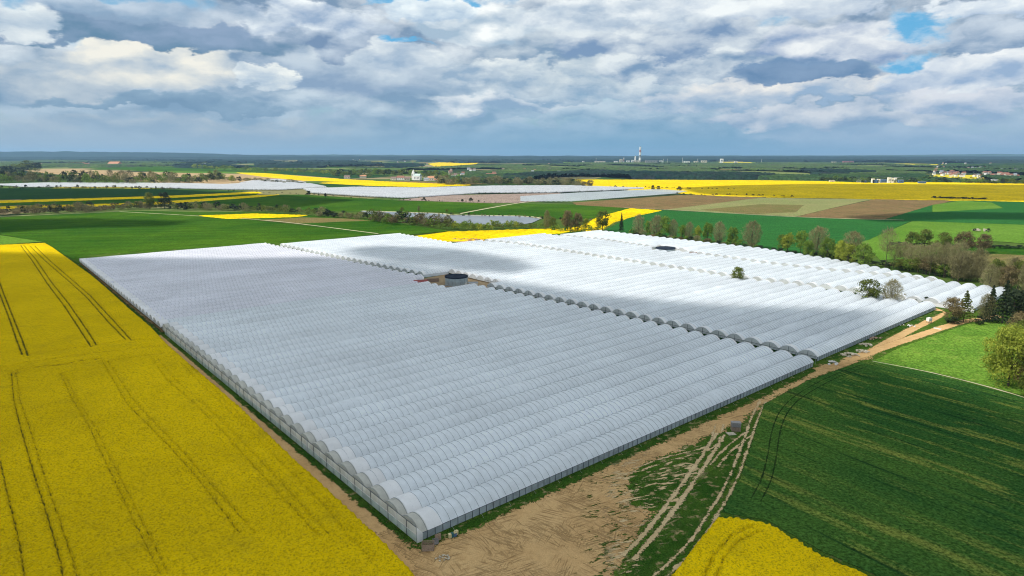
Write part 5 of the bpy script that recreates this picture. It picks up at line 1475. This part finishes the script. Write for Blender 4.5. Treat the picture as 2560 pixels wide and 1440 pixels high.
# office park behind the yellow hill
for i, a in enumerate([(2150, 449, 16, 6, 'white_wall', 'low white office at the left of the office park'), (2160, 450, 10, 5, 'blue_panel', 'blue shed left in the office park'),
          (2188, 452, 14, 9, 'blue_panel', 'blue and white stepped office'), (2182, 452, 6, 12, 'white_wall', 'narrow white stair block of the office park'), (2196, 452, 6, 11, 'white_wall', 'second white stair block of the office park'),
          (2208, 451, 14, 9, 'blue_panel', 'blue glazed office with white band'), (2207, 447, 16, 9, 'white_wall', 'white office behind the blue one'),
          (2222, 452, 6, 15, 'white_wall', 'white pillar block, first from left'), (2230, 452, 5, 14, 'white_wall', 'white pillar block, second from left'), (2238, 451, 5, 13, 'white_wall', 'white pillar block, third from left'), (2243, 446, 26, 9, 'white_wall', 'long white roofed office at the back'),
          (2252, 452, 12, 9, 'blue_panel', 'dark blue office at the right'), (2271, 449, 5, 7, 'cream_wall', 'small cream house right of the office park'), (2305, 453, 18, 6, 'blue_panel', 'bright blue low hall'),
          (2152, 432, 22, 5, 'pink_wall', 'pink roofed hall in the woods above the offices'), (2080, 449, 12, 5, 'cream_wall', 'cream works at the left of the offices'),
          (2412, 423, 120, 4, 'pink_wall', 'very long dusky red factory roof'), (2370, 426, 38, 4, 'pink_wall', 'shorter red hall under the long roof'),
          (2490, 446, 22, 4, 'white_wall', 'white town hall roofs at the right'), (2535, 445, 20, 4, 'white_wall', 'bright white warehouse at the right border'), (2450, 440, 10, 3, 'white_wall', 'small white town house at the right')]):
    p0 = G(a[0], a[1] + 6); block(*a, dist=float(p0[1]), name='office_block' if i < 14 else 'industrial_hall')
# specks of the towns: small houses with roofs
for grp, x0, x1, y0, y1, n, txt in (('houses of the right hand town', 2330, 2570, 404, 444, 110, 'tiny far house of the hazy town at the right'), ('houses of the left hand town', 190, 620, 396, 412, 60, 'tiny far house of the hazy town at the left'),
                                   ('houses of the middle villages', 1120, 1420, 424, 442, 26, 'tiny far house in the wooded middle valley'), ('houses under the horizon', 640, 1500, 394, 412, 45, 'tiny pale far house scattered below the horizon')):
    wm = [('white_wall', 'red_tile'), ('white_wall', 'grey_roof'), ('cream_wall', 'red_tile'), ('white_wall', 'brown_tile')]
    for i in range(n):
        a = random.choice(wm); x, y = random.uniform(x0, x1), random.uniform(y0, y1)
        p = G(x, y); zc = zc_at(p); w = random.uniform(9, 17)
        t = empty('far_house', (p[0], p[1], 0), random.uniform(-.5, .5), label=txt, cat='house', group=grp)
        MB().box(0, 0, 3.5, w, w * .7, 7).obj('wall', MAT[a[0]], t); MB().gable(0, 0, 7, w, w * .7, 5).obj('roof', MAT[a[1]], t)
# rubble hill in the pasture
p = G(2452, 577); t = empty('stone_heap', (p[0], p[1], .7), 0, label='pale heap of stones with dark bushes in the bright pasture', cat='stones')
for i in range(26):
    a = random.random() * 6.28; d = 5.5 * math.sqrt(random.random())
    m = MB().box(0, 0, 0, random.uniform(1, 3), random.uniform(1, 2), random.uniform(.6, 1.4), random.random() * 3); m.obj('stone', MAT['rubble'], t, loc=(d * math.cos(a) * 1.5, d * math.sin(a), .3 + max(0, 1 - d / 5.5) * 2.2))
tree('bush', 2436, 578, 571, 9, 'dark bush left of the stone heap'); tree('bush', 2470, 580, 571, 11, 'dark bush right of the stone heap')


# ------------------------------------------------------------------ clouds that throw the drifting shade
def m_cloud():
    m, T, out = new_mat('cloud body'); p = pos(T)
    s_ = T.node('ShaderNodeAttribute', attribute_name='sd').outputs['Fac']
    n = T.noise(p, .009, 5, .6)
    al = T.ramp(T.math('ADD', s_, T.math('MULTIPLY', T.math('SUBTRACT', n, .5), 34)), -8, 22, 0, 1)
    d = T.node('ShaderNodeBsdfDiffuse'); d.inputs[0].default_value = (.9, .91, .93, 1)
    tr = T.node('ShaderNodeBsdfTranslucent'); tr.inputs[0].default_value = (.9, .91, .93, 1)
    mx = T.node('ShaderNodeMixShader'); mx.inputs[0].default_value = .65; T.l.new(d.outputs[0], mx.inputs[1]); T.l.new(tr.outputs[0], mx.inputs[2])
    tp = T.node('ShaderNodeBsdfTransparent'); m2 = T.node('ShaderNodeMixShader'); T.put(m2.inputs[0], al)
    T.l.new(tp.outputs[0], m2.inputs[1]); T.l.new(mx.outputs[0], m2.inputs[2]); T.l.new(m2.outputs[0], out.inputs[0])
    return m


MAT['cloud'] = m_cloud()
CLOUD_Z = 950.0
coff = np.array([sd.x, sd.y]) / sd.z
def cloud(px, z=CLOUD_Z, thick=130, poly=None, sp=22):
    poly = (world_poly(px) if poly is None else np.asarray(poly)) + coff * z
    X, Y, F, s = patch_grid(poly, sp, .3, margin=50)
    n = len(X); nz = np.array([mnoise.noise((x / 130, y / 130, 1.7)) + .5 * mnoise.noise((x / 50, y / 50, 9.7)) for x, y in zip(X, Y)])
    dome = np.clip((s + 50) / 160, 0, 1) ** .6
    top = z + 12 + thick * dome * (1 + .5 * nz); bot = z - 10 * dome * (1 + nz)
    V = np.concatenate([np.c_[X + coff[0] * (top - z), Y + coff[1] * (top - z), top], np.c_[X + coff[0] * (bot - z), Y + coff[1] * (bot - z), bot]]); Fa = np.concatenate([F, F[:, ::-1] + n])
    me = mesh_np('cloud', V, Fa, MAT['cloud'], smooth=True, attrs={'sd': np.r_[s, s]}); return tag(link('cloud', me), kind='structure')


# shade lying over the foreground
cloud([(-900, 700), (-300, 640), (0, 632), (140, 636), (330, 652), (600, 655), (850, 652), (1050, 668), (1250, 705), (1500, 745), (1800, 772), (2050, 780), (2250, 790), (2230, 850), (2150, 895), (2350, 945), (2560, 1010), (3200, 1180), (4200, 2600), (-2500, 2600)])
# smaller shade on the middle block
cloud([(860, 632), (960, 622), (1150, 630), (1290, 655), (1370, 680), (1300, 700), (1150, 690), (1000, 668), (880, 650)], sp=14)
# over the fields further off
cloud([(-600, 560), (-100, 548), (200, 545), (500, 552), (420, 566), (150, 572), (-100, 590)], sp=30)
cloud([(-500, 474), (0, 470), (400, 472), (600, 482), (760, 490), (900, 500), (700, 524), (400, 516), (0, 524), (-500, 540)], sp=40)
cloud([(1690, 470), (1850, 463), (2060, 460), (2300, 461), (3000, 465), (3000, 508), (2400, 501), (2000, 496), (1750, 486)], sp=50)
cloud([(2100, 540), (2330, 528), (2900, 535), (2900, 552), (2400, 548), (2200, 556)], sp=25)

# ------------------------------------------------------------------ air
hb = MB().box(0, 20000, 0, 2 * gs + 400, 1, 1)
mz, T, out = new_mat('pale air')
vol = T.node('ShaderNodeVolumePrincipled'); vol.inputs['Color'].default_value = (.42, .70, 1.0, 1); vol.inputs['Density'].default_value = 0.000035
vol.inputs['Anisotropy'].default_value = 0.2
T.l.new(vol.outputs[0], out.inputs['Volume'])
mb = MB().box(0, (gs - 1100) / 2, 174, 2 * gs + 400, gs + 1300, 352)
mb.obj('haze', mz, kind='stuff')
